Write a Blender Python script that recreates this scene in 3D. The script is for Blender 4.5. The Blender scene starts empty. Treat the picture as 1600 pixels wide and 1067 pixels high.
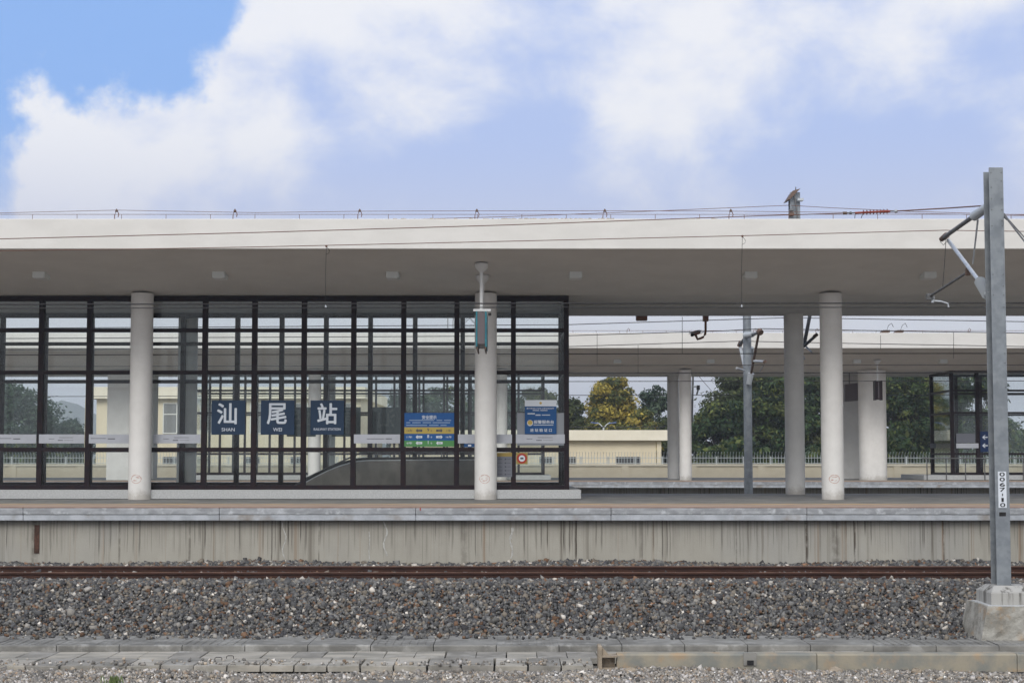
import bpy, math, random
import numpy as np
from mathutils import Vector, Matrix
SC = bpy.context.scene
COL = SC.collection
R = math.radians
# ---------------------------------------------------------------- camera
CAM_Z = 2.1
PITCH = R(3.3)
F = 2222.2
SHIFT = 0.0343
cam_d = bpy.data.cameras.new('camera')
cam = bpy.data.objects.new('camera', cam_d)
COL.objects.link(cam)
cam_d.sensor_width = 36; cam_d.lens = 50; cam_d.shift_y = SHIFT
cam_d.clip_start = 0.1; cam_d.clip_end = 6000
cam.location = (0, 0, CAM_Z); cam.rotation_euler = (R(90) + PITCH, 0, 0)
SC.camera = cam
# ---------------------------------------------------------------- sky
SUN_EL, SUN_AZ = R(36), R(196)      # the sun stands high behind the camera, a little to the left
w = bpy.data.worlds.new('World'); SC.world = w; w.use_nodes = True
nt = w.node_tree; nt.nodes.clear()
class NB:
    """small node-graph helper"""
    def __init__(s, t): s.t = t
    def n(s, typ, **k):
        o = s.t.nodes.new(typ)
        for a, b in k.items(): setattr(o, a, b)
        return o
    def put(s, sock, v):
        if isinstance(v, bpy.types.NodeSocket): s.t.links.new(v, sock)
        else: sock.default_value = v
    def m(s, op, a, b=0.0, c=0.0, clamp=False):
        o = s.n('ShaderNodeMath', operation=op, use_clamp=clamp)
        for i, v in enumerate((a, b, c)): s.put(o.inputs[i], v)
        return o.outputs[0]
    def step(s, v, a, b, lo=0.0, hi=1.0):
        o = s.n('ShaderNodeMapRange', interpolation_type='SMOOTHSTEP')
        s.put(o.inputs[0], v); s.put(o.inputs[1], a); s.put(o.inputs[2], b); s.put(o.inputs[3], lo); s.put(o.inputs[4], hi)
        return o.outputs[0]
    def mix(s, f, a, b, bt='MIX'):
        o = s.n('ShaderNodeMix', data_type='RGBA', blend_type=bt)
        s.put(o.inputs[0], f); s.put(o.inputs[6], a); s.put(o.inputs[7], b)
        return o.outputs[2]
    def noise(s, vec, scale, detail=3, rough=0.55, dist=0.0):
        o = s.n('ShaderNodeTexNoise'); s.put(o.inputs['Vector'], vec)
        o.inputs['Scale'].default_value = scale; o.inputs['Detail'].default_value = detail
        o.inputs['Roughness'].default_value = rough; o.inputs['Distortion'].default_value = dist
        return o.outputs['Fac']
    def mapping(s, vec, loc=(0, 0, 0), scale=(1, 1, 1)):
        o = s.n('ShaderNodeMapping'); s.put(o.inputs['Vector'], vec)
        o.inputs['Location'].default_value = loc; o.inputs['Scale'].default_value = scale
        return o.outputs[0]
def rgb(r, g, b): return (r, g, b, 1.0)
b = NB(nt)
tc = b.n('ShaderNodeTexCoord'); D = tc.outputs['Generated']
sx = b.n('ShaderNodeSeparateXYZ'); b.put(sx.inputs[0], D)
az = b.m('ARCTAN2', sx.outputs[0], sx.outputs[1]); el = b.m('ARCSINE', sx.outputs[2])
sky = b.n('ShaderNodeTexSky', sky_type='NISHITA', sun_disc=False)
sky.sun_elevation = SUN_EL; sky.sun_rotation = SUN_AZ; sky.air_density = 1.0; sky.dust_density = 1.0; sky.ozone_density = 2.0
n_edge = b.noise(b.mapping(D, (3.1, 0.4, 1.7)), 9, 9, 0.58, 0.15)
n_big = b.noise(b.mapping(D, (7.3, 2.2, 0.6), (1, 1, 1.5)), 6.5, 6, 0.5, 0.25)
n_fine = b.noise(b.mapping(D, (1.3, 5.2, 3.6), (1, 1, 1.3)), 13, 9, 0.62, 0.25)
a1 = b.m('MINIMUM', b.m('ADD', b.m('MULTIPLY_ADD', el, -1.19, az), 0.560), b.m('ADD', az, 0.240))
b1 = b.m('MINIMUM', b.m('ADD', az, 0.338), b.m('MULTIPLY_ADD', az, 0.25, b.m('SUBTRACT', 0.324, el)))
f0 = b.m('MAXIMUM', a1, b1)
f1 = b.m('MULTIPLY_ADD', az, -1.0, -0.75)
f = b.m('MAXIMUM', f0, f1)
fn = b.m('MULTIPLY_ADD', b.m('SUBTRACT', n_edge, 0.5), 0.125, f)
fn = b.m('MULTIPLY_ADD', b.m('SUBTRACT', b.noise(b.mapping(D, (5, 1, 2)), 34, 5, 0.6), 0.5), 0.035, fn)
mask = b.step(fn, -0.008, 0.013)
edge_white = b.step(fn, 0.12, 0.01)
t = b.m('MULTIPLY_ADD', b.m('SUBTRACT', n_big, 0.5), 3.1, 0.26)
t = b.m('MULTIPLY_ADD', b.m('SUBTRACT', n_fine, 0.5), 1.35, t)
t = b.m('MULTIPLY_ADD', edge_white, 0.50, t)
t = b.m('MULTIPLY_ADD', b.step(el, 0.19, 0.34), 0.55, t)
t = b.step(t, 0.02, 1.02)
cloud = b.mix(t, rgb(4.7, 5.95, 9.3), rgb(9.3, 9.45, 10.0))
blue = b.mix(1.0, sky.outputs[0], rgb(0.60, 0.87, 1.22), 'MULTIPLY')
blue = b.mix(0.88, blue, rgb(2.9, 5.15, 9.8))
c = b.mix(mask, blue, cloud)
low = b.step(el, 0.235, 0.13)
c = b.mix(b.m('MULTIPLY', low, 0.8), c, rgb(6.4, 6.8, 8.4))
c = b.mix(b.step(el, 0.15, 0.09), c, rgb(7.7, 8.0, 8.7))
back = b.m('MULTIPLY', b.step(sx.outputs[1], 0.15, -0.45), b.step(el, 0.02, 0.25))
c = b.mix(back, c, rgb(12.6, 12.7, 12.9))          # unseen bright cloud bank added behind the camera to lift the ambient light
c = b.mix(b.step(el, 0.0, -0.02), c, rgb(2.0, 2.0, 2.0))
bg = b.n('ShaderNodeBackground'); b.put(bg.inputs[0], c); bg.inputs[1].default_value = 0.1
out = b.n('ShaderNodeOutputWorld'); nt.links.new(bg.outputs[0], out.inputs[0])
# ---------------------------------------------------------------- sun
sl = bpy.data.lights.new('sun', 'SUN'); sl.energy = 1.7; sl.angle = R(26); sl.color = (1.0, 0.97, 0.925)
so = bpy.data.objects.new('sun', sl); COL.objects.link(so)
sd = Vector((math.sin(SUN_AZ) * math.cos(SUN_EL), math.cos(SUN_AZ) * math.cos(SUN_EL), math.sin(SUN_EL)))
so.rotation_euler = sd.to_track_quat('Z', 'Y').to_euler(); so.location = (0, -20, 40)
SC.view_settings.view_transform = 'Standard'; SC.view_settings.look = 'None'
SC.view_settings.exposure = 0.0; SC.view_settings.gamma = 1.0
SC.cycles.max_bounces = 8; SC.cycles.transparent_max_bounces = 24
SC.cycles.caustics_reflective = False; SC.cycles.caustics_refractive = False

# ---------------------------------------------------------------- helpers
def at(px, py, Y):
    """world point that lies at depth Y and shows at pixel (px, py) of the 1600 px photograph"""
    pp = 533.5 + 1600 * SHIFT
    x = (px - 800) / F; y = -(py - pp) / F
    d = (x, math.cos(PITCH) - y * math.sin(PITCH), math.sin(PITCH) + y * math.cos(PITCH))
    t = Y / d[1]
    return Vector((d[0] * t, Y, CAM_Z + d[2] * t))
class MB:
    """collects shapes, then links them as ONE mesh object"""
    def __init__(s): s.v = []; s.f = []; s.mi = []; s.cur = 0
    def add(s, vs, fs):
        k = len(s.v); s.v += [tuple(v) for v in vs]
        for f_ in fs: s.f.append([k + i for i in f_]); s.mi.append(s.cur)
        return s
    def box(s, x0, x1, y0, y1, z0, z1):
        vs = [(x, y, z) for z in (z0, z1) for y in (y0, y1) for x in (x0, x1)]
        return s.add(vs, [(0, 2, 3, 1), (4, 5, 7, 6), (0, 1, 5, 4), (2, 6, 7, 3), (0, 4, 6, 2), (1, 3, 7, 5)])
    def hexa(s, b4, t4):
        return s.add(list(b4) + list(t4), [(3, 2, 1, 0), (4, 5, 6, 7), (0, 1, 5, 4), (1, 2, 6, 5), (2, 3, 7, 6), (3, 0, 4, 7)])
    def prism(s, prof, a0, a1, axis='x'):
        n = len(prof)
        def P(a, p): return (a, p[0], p[1]) if axis == 'x' else ((p[0], a, p[1]) if axis == 'y' else (p[0], p[1], a))
        vs = [P(a0, p) for p in prof] + [P(a1, p) for p in prof]
        fs = [tuple(range(n))[::-1], tuple(range(n, 2 * n))] + [(i, (i + 1) % n, n + (i + 1) % n, n + i) for i in range(n)]
        return s.add(vs, fs)
    def cyl(s, p0, p1, r0, r1=None, n=12, cap=True):
        p0, p1 = Vector(p0), Vector(p1); r1 = r0 if r1 is None else r1
        d = (p1 - p0).normalized(); a = d.orthogonal().normalized(); c_ = d.cross(a)
        vs = [p + (a * math.cos(2 * math.pi * i / n) + c_ * math.sin(2 * math.pi * i / n)) * r for p, r in ((p0, r0), (p1, r1)) for i in range(n)]
        fs = [(i, (i + 1) % n, n + (i + 1) % n, n + i) for i in range(n)]
        if cap: fs += [tuple(range(n))[::-1], tuple(range(n, 2 * n))]
        return s.add(vs, fs)
    def tube(s, pts, r, n=6):
        pts = [Vector(p) for p in pts]; rings = []
        for i, p in enumerate(pts):
            d = (pts[min(i + 1, len(pts) - 1)] - pts[max(i - 1, 0)]).normalized()
            up = Vector((0, 0, 1)) if abs(d.z) < 0.9 else Vector((1, 0, 0))
            a = d.cross(up).normalized(); c_ = a.cross(d); rr = r[i] if isinstance(r, (list, tuple)) else r
            rings += [p + (a * math.cos(2 * math.pi * j / n) + c_ * math.sin(2 * math.pi * j / n)) * rr for j in range(n)]
        m = len(pts)
        fs = [(i * n + j, i * n + (j + 1) % n, (i + 1) * n + (j + 1) % n, (i + 1) * n + j) for i in range(m - 1) for j in range(n)]
        fs += [tuple(range(n)), tuple(range((m - 1) * n, m * n))[::-1]]
        return s.add(rings, fs)
    def lathe(s, c_, prof, n=20):
        cx, cy, cz = c_; vs = []; m = len(prof)
        for r, z in prof: vs += [(cx + r * math.cos(2 * math.pi * j / n), cy + r * math.sin(2 * math.pi * j / n), cz + z) for j in range(n)]
        fs = [(i * n + j, i * n + (j + 1) % n, (i + 1) * n + (j + 1) % n, (i + 1) * n + j) for i in range(m - 1) for j in range(n)]
        fs += [tuple(range(n))[::-1], tuple(range((m - 1) * n, m * n))]
        return s.add(vs, fs)
    def beam(s, p0, p1, w_, h_):
        """rectangular bar between two points, w_ across, h_ high"""
        p0, p1 = Vector(p0), Vector(p1); d = (p1 - p0).normalized()
        up = Vector((0, 0, 1)) if abs(d.z) < 0.95 else Vector((0, 1, 0))
        a = d.cross(up).normalized() * w_ / 2; u = a.cross(d).normalized() * h_ / 2
        q = lambda p: [p - a - u, p + a - u, p + a + u, p - a + u]
        return s.hexa(q(p0), q(p1))
    def build(s, name, mat, parent=None, smooth=False, bevel=0):
        me = bpy.data.meshes.new(name)
        o_ = org(parent)
        me.from_pydata([(v[0] - o_[0], v[1] - o_[1], v[2] - o_[2]) for v in s.v], [], s.f)
        for m_ in (mat if isinstance(mat, (list, tuple)) else [mat]): me.materials.append(m_)
        if isinstance(mat, (list, tuple)): me.polygons.foreach_set('material_index', s.mi)
        if smooth: me.polygons.foreach_set('use_smooth', [True] * len(me.polygons))
        me.update()
        o = bpy.data.objects.new(name, me); COL.objects.link(o)
        if parent: o.parent = parent
        if smooth:
            me.set_sharp_from_angle(angle=R(38))
        if bevel:
            md = o.modifiers.new('bevel', 'BEVEL'); md.width = bevel; md.segments = 2; md.limit_method = 'ANGLE'; md.angle_limit = R(30)
        return o
def org(o):
    v = Vector((0, 0, 0))
    while o is not None:
        v += o.location; o = o.parent
    return v
def tag(o, label=None, cat=None, group=None, kind=None):
    if label: o['label'] = label
    if cat: o['category'] = cat
    if group: o['group'] = group
    if kind: o['kind'] = kind
    return o
def thing(name, label, cat, loc=(0, 0, 0), group=None):
    o = bpy.data.objects.new(name, None); COL.objects.link(o); o.location = loc
    o.empty_display_size = 0.3
    return tag(o, label, cat, group)
KIDS = {}
def kids(o): return [c_ for c_ in bpy.data.objects if c_.parent == o]
def dup(o, loc, label, parent=None, rz=None):
    """a copy of a thing with copies of its parts and sub-parts"""
    c_ = o.copy(); COL.objects.link(c_)
    if parent is None:
        c_.location = loc; c_['label'] = label
        if rz is not None: c_.rotation_euler.z = rz
    else: c_.parent = parent
    for k in kids(o): dup(k, None, None, c_)
    return c_
def mat(name, col, rough=0.7, col2=None, scale=4.0, detail=5, spec=0.3, metal=0.0, bump=0.0, bscale=60.0, stretch=(1, 1, 1), lo=0.35, hi=0.65, col3=None, scale3=1.0, bdist=0.01):
    m = bpy.data.materials.new(name); m.use_nodes = True; t = m.node_tree; q = NB(t)
    p = t.nodes['Principled BSDF']
    p.inputs['Roughness'].default_value = rough; p.inputs['Metallic'].default_value = metal
    p.inputs['Specular IOR Level'].default_value = spec
    tc_ = q.n('ShaderNodeTexCoord').outputs['Object']
    c_ = rgb(*col)
    if col2:
        v = q.mapping(tc_, scale=stretch)
        c_ = q.mix(q.step(q.noise(v, scale, detail, 0.6), lo, hi), rgb(*col), rgb(*col2))
    if col3:
        c_ = q.mix(q.step(q.noise(q.mapping(tc_, (5, 3, 1)), scale3, 4, 0.6), 0.52, 0.72), c_, rgb(*col3))
    q.put(p.inputs['Base Color'], c_)
    if bump:
        bn = q.n('ShaderNodeBump'); bn.inputs['Strength'].default_value = bump; bn.inputs['Distance'].default_value = bdist
        q.put(bn.inputs['Height'], q.noise(tc_, bscale, 4, 0.6)); t.links.new(bn.outputs[0], p.inputs['Normal'])
    return m
def text(name, body, h, m_, parent, pos, width=None, bold=0.0, depth=0.002, face=1, vertical=False, space=1.0):
    """lettering centred on pos, its capital/ideograph height h, facing the camera side (face=1) or away (-1)"""
    cu = bpy.data.curves.new(name, 'FONT'); cu.body = body; cu.size = 1.0; cu.space_character = space
    cu.align_x = 'CENTER'; cu.resolution_u = 3
    tmp = bpy.data.objects.new(name, cu); COL.objects.link(tmp); bpy.context.view_layer.update()
    me = bpy.data.meshes.new_from_object(tmp.evaluated_get(bpy.context.evaluated_depsgraph_get()))
    bpy.data.objects.remove(tmp); bpy.data.curves.remove(cu)
    n = len(me.vertices); co = np.empty(n * 3); me.vertices.foreach_get('co', co); co = co.reshape(-1, 3)
    mn, mx = co.min(0), co.max(0); c0 = (mn + mx) / 2
    sy = h / (mx[1] - mn[1]); sx_ = sy if width is None else width / (mx[0] - mn[0])
    o_ = org(parent)
    P = np.stack([(co[:, 0] - c0[0]) * sx_ * face, np.zeros(n), (co[:, 1] - c0[1]) * sy], 1)
    P += np.array([pos[0] - o_[0], pos[1] - o_[1], pos[2] - o_[2]])
    fs = [list(p.vertices) for p in me.polygons]; bpy.data.meshes.remove(me)
    offs = [(0, 0, 0)] if not bold else [(0, 0, 0)] + [(math.cos(k * math.pi / 3) * bold * h, -.0003 * (k + 1), math.sin(k * math.pi / 3) * bold * h) for k in range(6)]
    vs, ff = [], []
    for q_ in offs:
        k = len(vs); vs += [tuple(v) for v in P + np.array(q_)]; ff += [[k + i for i in f_] for f_ in fs]
    me = bpy.data.meshes.new(name); me.from_pydata(vs, [], ff); me.update()
    me.materials.append(m_)
    o = bpy.data.objects.new(name, me); COL.objects.link(o); o.parent = parent
    return o
# ---------------------------------------------------------------- materials
M = {}
M['paint'] = mat('cream_render', (0.70, 0.685, 0.66), 0.8, (0.655, 0.64, 0.615), 1.1, 6, bump=0.25, bscale=70, stretch=(1, 1, 2.5))
M['column'] = mat('column_paint', (0.78, 0.77, 0.75), 0.72, (0.73, 0.72, 0.70), 3.0, 8, bump=0.22, bscale=45)
def dirty_base(m):
    t = m.node_tree; q = NB(t); p = t.nodes['Principled BSDF']; src = p.inputs['Base Color'].links[0].from_socket
    o = q.n('ShaderNodeTexCoord').outputs['Object']; s_ = q.n('ShaderNodeSeparateXYZ'); q.put(s_.inputs[0], o)
    h_ = q.m('MULTIPLY_ADD', q.noise(o, 5, 6, .7), -.55, s_.outputs[2])
    k = q.m('MULTIPLY', q.step(h_, .0, -.27), .6)
    sm = q.m('MULTIPLY', q.step(q.noise(q.mapping(o, (3, 7, 2), (1, 1, .12)), 7, 5, .65), .60, .72), .22)
    q.put(p.inputs['Base Color'], q.mix(sm, q.mix(k, src, rgb(.36, .33, .29)), rgb(.42, .40, .37)))
dirty_base(M['column'])
M['pier'] = mat('pier_paint', (0.72, 0.715, 0.70), 0.75, (0.66, 0.655, 0.64), 2.0, 6, bump=0.15, bscale=40)
M['lampbox'] = mat('lamp_casing', (0.74, 0.77, 0.76), 0.5)
M['frame'] = mat('dark_frame_metal', (0.011, 0.008, 0.013), 0.5, (0.020, 0.010, 0.012), 6, 4, spec=0.18)
M['kerb'] = mat('kerb_granite', (0.50, 0.51, 0.515), 0.75, (0.40, 0.41, 0.415), 30, 6, bump=0.2, bscale=90)
M['deck'] = mat('platform_paving', (0.27, 0.265, 0.25), 0.75, (0.185, 0.185, 0.178), 1.7, 6, bump=0.1, bscale=30)
M['tan'] = mat('tan_granite_paving', (0.43, 0.33, 0.265), 0.8, (0.34, 0.255, 0.20), 1.3, 8, stretch=(1, 3, 1))
M['yellow_line'] = mat('yellow_line_paint', (0.52, 0.37, 0.19), 0.7, (0.36, 0.29, 0.21), 1.2, 8, lo=0.4, hi=0.6)
M['nosing'] = mat('dark_red_nosing', (0.13, 0.06, 0.045), 0.8, (0.22, 0.13, 0.10), 2.0, 6)
M['edge'] = mat('edge_slab_concrete', (0.37, 0.385, 0.41), 0.8, (0.25, 0.26, 0.275), 2.9, 9, bump=0.4, bscale=14, stretch=(1, 1, 2.5), col3=(0.50, 0.52, 0.55), scale3=5.0)
M['edge_low'] = mat('edge_beam_concrete', (0.45, 0.475, 0.515), 0.8, (0.33, 0.35, 0.38), 3.3, 9, bump=0.4, bscale=14, col3=(0.26, 0.24, 0.22), scale3=1.3)
M['steel'] = mat('galvanised_steel', (0.26, 0.285, 0.31), 0.55, (0.19, 0.21, 0.235), 5, 8, metal=0.35, bump=0.1, bscale=30)
M['steel_dark'] = mat('galvanised_steel_dull', (0.16, 0.165, 0.17), 0.6, (0.10, 0.10, 0.105), 8, 5, metal=0.3)
M['alu'] = mat('light_aluminium_tube', (0.52, 0.55, 0.58), 0.45, (0.40, 0.42, 0.45), 12, 4, metal=0.3)
M['wire'] = mat('weathered_copper_wire', (0.15, 0.075, 0.055), 0.6)
M['wire_dark'] = mat('black_wire', (0.02, 0.018, 0.02), 0.6)
M['insul_red'] = mat('red_polymer_insulator', (0.22, 0.035, 0.02), 0.5)
M['insul_grey'] = mat('grey_porcelain', (0.42, 0.45, 0.48), 0.35)
M['black'] = mat('black_plastic', (0.015, 0.015, 0.016), 0.4)
M['white_cab'] = mat('white_enamel', (0.72, 0.73, 0.73), 0.4)
M['teal'] = mat('teal_sign_edge', (0.03, 0.20, 0.25), 0.4, (0.02, 0.13, 0.17), 8, 3)
M['disp'] = mat('display_side_panel', (0.13, 0.11, 0.12), 0.5)
M['sign_blue'] = mat('dark_blue_board', (0.008, 0.029, 0.070), 0.45, (0.010, 0.035, 0.080), 4, 4)
M['sign_back'] = mat('translucent_film_back', (0.058, 0.088, 0.088), 0.4)
M['back_letter'] = mat('faint_back_lettering', (0.115, 0.145, 0.14), 0.5)
M['letter'] = mat('pale_lettering', (0.62, 0.67, 0.74), 0.5)
M['blue'] = mat('bright_blue_print', (0.006, 0.075, 0.26), 0.4, (0.01, 0.09, 0.29), 5, 3)
M['blue2'] = mat('notice_blue_print', (0.006, 0.07, 0.22), 0.4)
M['yellow'] = mat('yellow_print', (0.45, 0.34, 0.085), 0.5)
M['green'] = mat('green_print', (0.07, 0.24, 0.075), 0.5)
M['white_print'] = mat('white_print', (0.64, 0.68, 0.74), 0.5)
M['strip'] = mat('pale_strip_vinyl', (0.47, 0.49, 0.545), 0.5, (0.43, 0.45, 0.50), 3, 3)
M['grey_film'] = mat('grey_film', (0.25, 0.27, 0.30), 0.5)
M['ink'] = mat('dark_print', (0.07, 0.07, 0.09), 0.6)
M['gold'] = mat('gold_emblem', (0.50, 0.36, 0.10), 0.5)
M['red_print'] = mat('red_print', (0.36, 0.035, 0.02), 0.5)
M['stamp'] = mat('faded_red_stamp', (0.56, 0.36, 0.31), 0.7)
M['rust_paint'] = mat('reddish_brown_paint', (0.25, 0.115, 0.07), 0.6)
M['brown_lamp'] = mat('brown_lamp_casing', (0.12, 0.078, 0.06), 0.6)
M['bal_steel'] = mat('brushed_panel_steel', (0.22, 0.205, 0.185), 0.42, (0.16, 0.15, 0.135), 3.0, 6, metal=0.55, stretch=(1, 1, 0.6))
M['wall_cream'] = mat('cream_wall_render', (0.72, 0.655, 0.51), 0.85, (0.655, 0.59, 0.45), 0.8, 6, stretch=(1, 1, 1.5))
M['wall_cap'] = mat('cream_wall_coping', (0.80, 0.75, 0.62), 0.85, (0.73, 0.68, 0.55), 1.0, 5)
M['bld'] = mat('yellow_building_render', (0.74, 0.66, 0.49), 0.85, (0.68, 0.60, 0.44), 0.5, 6, stretch=(1, 1, 0.6))
M['bld_fascia'] = mat('pale_fascia_render', (0.82, 0.77, 0.64), 0.85, (0.74, 0.69, 0.56), 0.5, 5)
M['win_dark'] = mat('dark_window_glass', (0.05, 0.055, 0.06), 0.2, spec=0.5)
M['win_grey'] = mat('curtained_window_glass', (0.22, 0.225, 0.225), 0.25, spec=0.5)
M['win_frame'] = mat('white_window_frame', (0.72, 0.72, 0.68), 0.5)
M['fence'] = mat('pale_fence_bars', (0.50, 0.54, 0.55), 0.5)
M['bark'] = mat('bark', (0.09, 0.07, 0.05), 0.9, (0.05, 0.04, 0.03), 8)
M['pink'] = mat('asphalt', (0.06, 0.06, 0.06), 0.9)
# weathered retaining wall: vertical run-off streaks, lime runs and rust
def wall_mat():
    m = bpy.data.materials.new('stained_platform_wall'); m.use_nodes = True; t = m.node_tree; q = NB(t); p = t.nodes['Principled BSDF']
    o = q.n('ShaderNodeTexCoord').outputs['Object']
    s_ = q.n('ShaderNodeSeparateXYZ'); q.put(s_.inputs[0], o); z = q.m('SUBTRACT', s_.outputs[2], 0.95); x = s_.outputs[0]
    base = q.mix(q.noise(q.mapping(o, scale=(1, 1, 0.7)), 1.6, 7, 0.6), rgb(0.285, 0.27, 0.235), rgb(0.42, 0.405, 0.36))
    cool = q.step(q.noise(q.mapping(o, (9, 0, 0), (0.25, 1, 0.25)), 1.0, 3), 0.45, 0.6)
    base = q.mix(q.m('MULTIPLY', cool, 0.5), base, rgb(0.31, 0.31, 0.30))
    # broad soft streaks, then thin dark ones that stop at different heights
    wob = q.m('MULTIPLY', q.noise(q.mapping(o, scale=(1, 1, 1.5)), 1.2, 3), 0.03)
    xx = q.m('ADD', x, wob)
    cx = q.n('ShaderNodeCombineXYZ'); q.put(cx.inputs[0], xx)
    nb = q.step(q.noise(q.mapping(cx.outputs[0], (0, 0, 0), (1, 1, 1)), 5.5, 5, 0.7), 0.48, 0.62)
    dens = q.step(q.noise(q.mapping(cx.outputs[0], (31, 0, 0)), 0.7, 3, 0.6), 0.44, 0.60)
    nb = q.m('MULTIPLY', nb, dens)
    base = q.mix(q.m('MULTIPLY', nb, 0.75), base, rgb(0.16, 0.145, 0.12))
    ln = q.noise(q.mapping(cx.outputs[0], (4, 0, 0)), 2.6, 3, 0.8)
    ht = q.step(q.m('ADD', z, q.m('MULTIPLY', ln, 2.6)), 1.45, 1.75)
    nt_ = q.step(q.noise(q.mapping(cx.outputs[0], (11, 0, 0)), 17, 4, 0.65), 0.515, 0.58)
    base = q.mix(q.m('MULTIPLY', q.m('MULTIPLY', nt_, ht), q.m('MULTIPLY_ADD', dens, 0.7, 0.3)), base, rgb(0.065, 0.055, 0.045))
    br = q.step(q.noise(q.mapping(cx.outputs[0], (23, 0, 0)), 3.1, 4, 0.7), 0.55, 0.66)
    base = q.mix(q.m('MULTIPLY', br, 0.65), base, rgb(0.22, 0.135, 0.075))
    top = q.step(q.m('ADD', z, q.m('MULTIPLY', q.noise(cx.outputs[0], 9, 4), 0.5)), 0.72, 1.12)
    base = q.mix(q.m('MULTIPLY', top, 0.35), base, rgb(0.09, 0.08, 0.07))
    for px_, wd_, st_ in (((1257, .035, .9), (1302, .13, .45), (1332, .03, .7), (1148, .02, .5), (58, .09, .6), (190, .03, .55), (299, .035, .5), (1470, .025, .6), (725, .10, .35), (500, .02, .6), (1000, .05, .35))):
        e_ = q.m('ABSOLUTE', q.m('ADD', xx, -(px_ - 800) / 75.8 - 0.02))
        base = q.mix(q.m('MULTIPLY', q.step(e_, wd_, wd_ * 0.25), q.m('MULTIPLY', q.step(q.noise(o, 6, 3), 0.25, 0.6), st_)), base, rgb(0.055, 0.042, 0.03))
    sp = q.step(q.noise(o, 28, 3, 0.6), 0.66, 0.72)
    base = q.mix(q.m('MULTIPLY', sp, 0.5), base, rgb(0.13, 0.125, 0.11))
    q.put(p.inputs['Base Color'], base); p.inputs['Roughness'].default_value = 0.88; p.inputs['Specular IOR Level'].default_value = 0.2
    bn = q.n('ShaderNodeBump'); bn.inputs['Strength'].default_value = 0.3; bn.inputs['Distance'].default_value = 0.01
    q.put(bn.inputs['Height'], q.noise(o, 25, 5, 0.6)); t.links.new(bn.outputs[0], p.inputs['Normal'])
    return m
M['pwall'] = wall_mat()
def glass_mat(name, tint, gl=1.0):
    m = bpy.data.materials.new(name); m.use_nodes = True; t = m.node_tree; t.nodes.clear(); q = NB(t)
    tr = q.n('ShaderNodeBsdfTransparent'); tr.inputs[0].default_value = rgb(*tint)
    g = q.n('ShaderNodeBsdfGlossy'); g.inputs['Roughness'].default_value = 0.03; g.inputs[0].default_value = rgb(0.9, 0.95, 0.95)
    fr = q.n('ShaderNodeFresnel'); fr.inputs[0].default_value = 1.5
    mx = q.n('ShaderNodeMixShader'); q.put(mx.inputs[0], q.m('MULTIPLY', fr.outputs[0], gl)); t.links.new(tr.outputs[0], mx.inputs[1]); t.links.new(g.outputs[0], mx.inputs[2])
    o = q.n('ShaderNodeOutputMaterial'); t.links.new(mx.outputs[0], o.inputs[0]); return m
M['glass'] = glass_mat('greenish_glass', (0.972, 0.981, 0.977), 0.5)
def attr_mat(name, rough=0.9, bump=0):
    m = bpy.data.materials.new(name); m.use_nodes = True; t = m.node_tree; q = NB(t); p = t.nodes['Principled BSDF']
    a = q.n('ShaderNodeAttribute', attribute_name='tone'); q.put(p.inputs['Base Color'], a.outputs['Color'])
    p.inputs['Roughness'].default_value = rough; p.inputs['Specular IOR Level'].default_value = 0.25
    return m
M['stone'] = attr_mat('crushed_stone', 0.8)
def leaf_mat():
    m = attr_mat('leaves', 0.6); t = m.node_tree; p = t.nodes['Principled BSDF']; q = NB(t)
    a = [n_ for n_ in t.nodes if n_.type == 'ATTRIBUTE'][0]
    tl = q.n('ShaderNodeBsdfTranslucent'); t.links.new(a.outputs['Color'], tl.inputs[0])
    mx = q.n('ShaderNodeMixShader'); mx.inputs[0].default_value = 0.3
    t.links.new(p.outputs[0], mx.inputs[1]); t.links.new(tl.outputs[0], mx.inputs[2])
    t.links.new(mx.outputs[0], t.nodes['Material Output'].inputs[0]); return m
M['leaf'] = leaf_mat()
M['rail_rust'] = mat('rusty_rail', (0.060, 0.026, 0.018), 0.85, (0.034, 0.016, 0.012), 5, 6, stretch=(0.5, 1, 3))
M['rail_top'] = mat('worn_rail_head', (0.15, 0.08, 0.055), 0.6, (0.09, 0.045, 0.03), 3, 5, metal=0.2)
M['bed'] = mat('ballast_bed_dust', (0.05, 0.048, 0.046), 0.95, (0.09, 0.085, 0.08), 20, 6)
M['ground'] = mat('dusty_ground', (0.17, 0.16, 0.145), 0.95, (0.11, 0.105, 0.095), 0.5, 8)
M['old_conc'] = mat('old_grey_concrete', (0.25, 0.245, 0.23), 0.9, (0.15, 0.147, 0.138), 3.0, 9, bump=0.5, bscale=30, col3=(0.32, 0.315, 0.30), scale3=4.0, stretch=(0.6, 1, 1))
M['slab'] = mat('cover_slab_concrete', (0.40, 0.37, 0.32), 0.9, (0.235, 0.225, 0.20), 2.4, 9, bump=0.4, bscale=30, col3=(0.42, 0.40, 0.365), scale3=2.0, stretch=(0.4, 1.5, 1))
M['slab_dark'] = mat('cover_slab_concrete_dark', (0.28, 0.265, 0.24), 0.9, (0.18, 0.172, 0.155), 2.4, 9, bump=0.4, bscale=30, col3=(0.33, 0.32, 0.30), scale3=2.0)
M['trough'] = mat('mossy_trough_concrete', (0.20, 0.205, 0.19), 0.9, (0.31, 0.28, 0.22), 2.6, 10, bump=0.5, bscale=20, col3=(0.37, 0.265, 0.165), scale3=2.3)
M['old_tan'] = mat('chipped_tan_concrete', (0.36, 0.30, 0.23), 0.9, (0.24, 0.20, 0.155), 6, 8, bump=0.4, bscale=25)
M['footing'] = mat('rough_footing_concrete', (0.38, 0.37, 0.34), 0.9, (0.22, 0.21, 0.185), 3.2, 12, bump=0.9, bscale=9, col3=(0.34, 0.23, 0.13), scale3=2.6, bdist=0.04)
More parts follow.
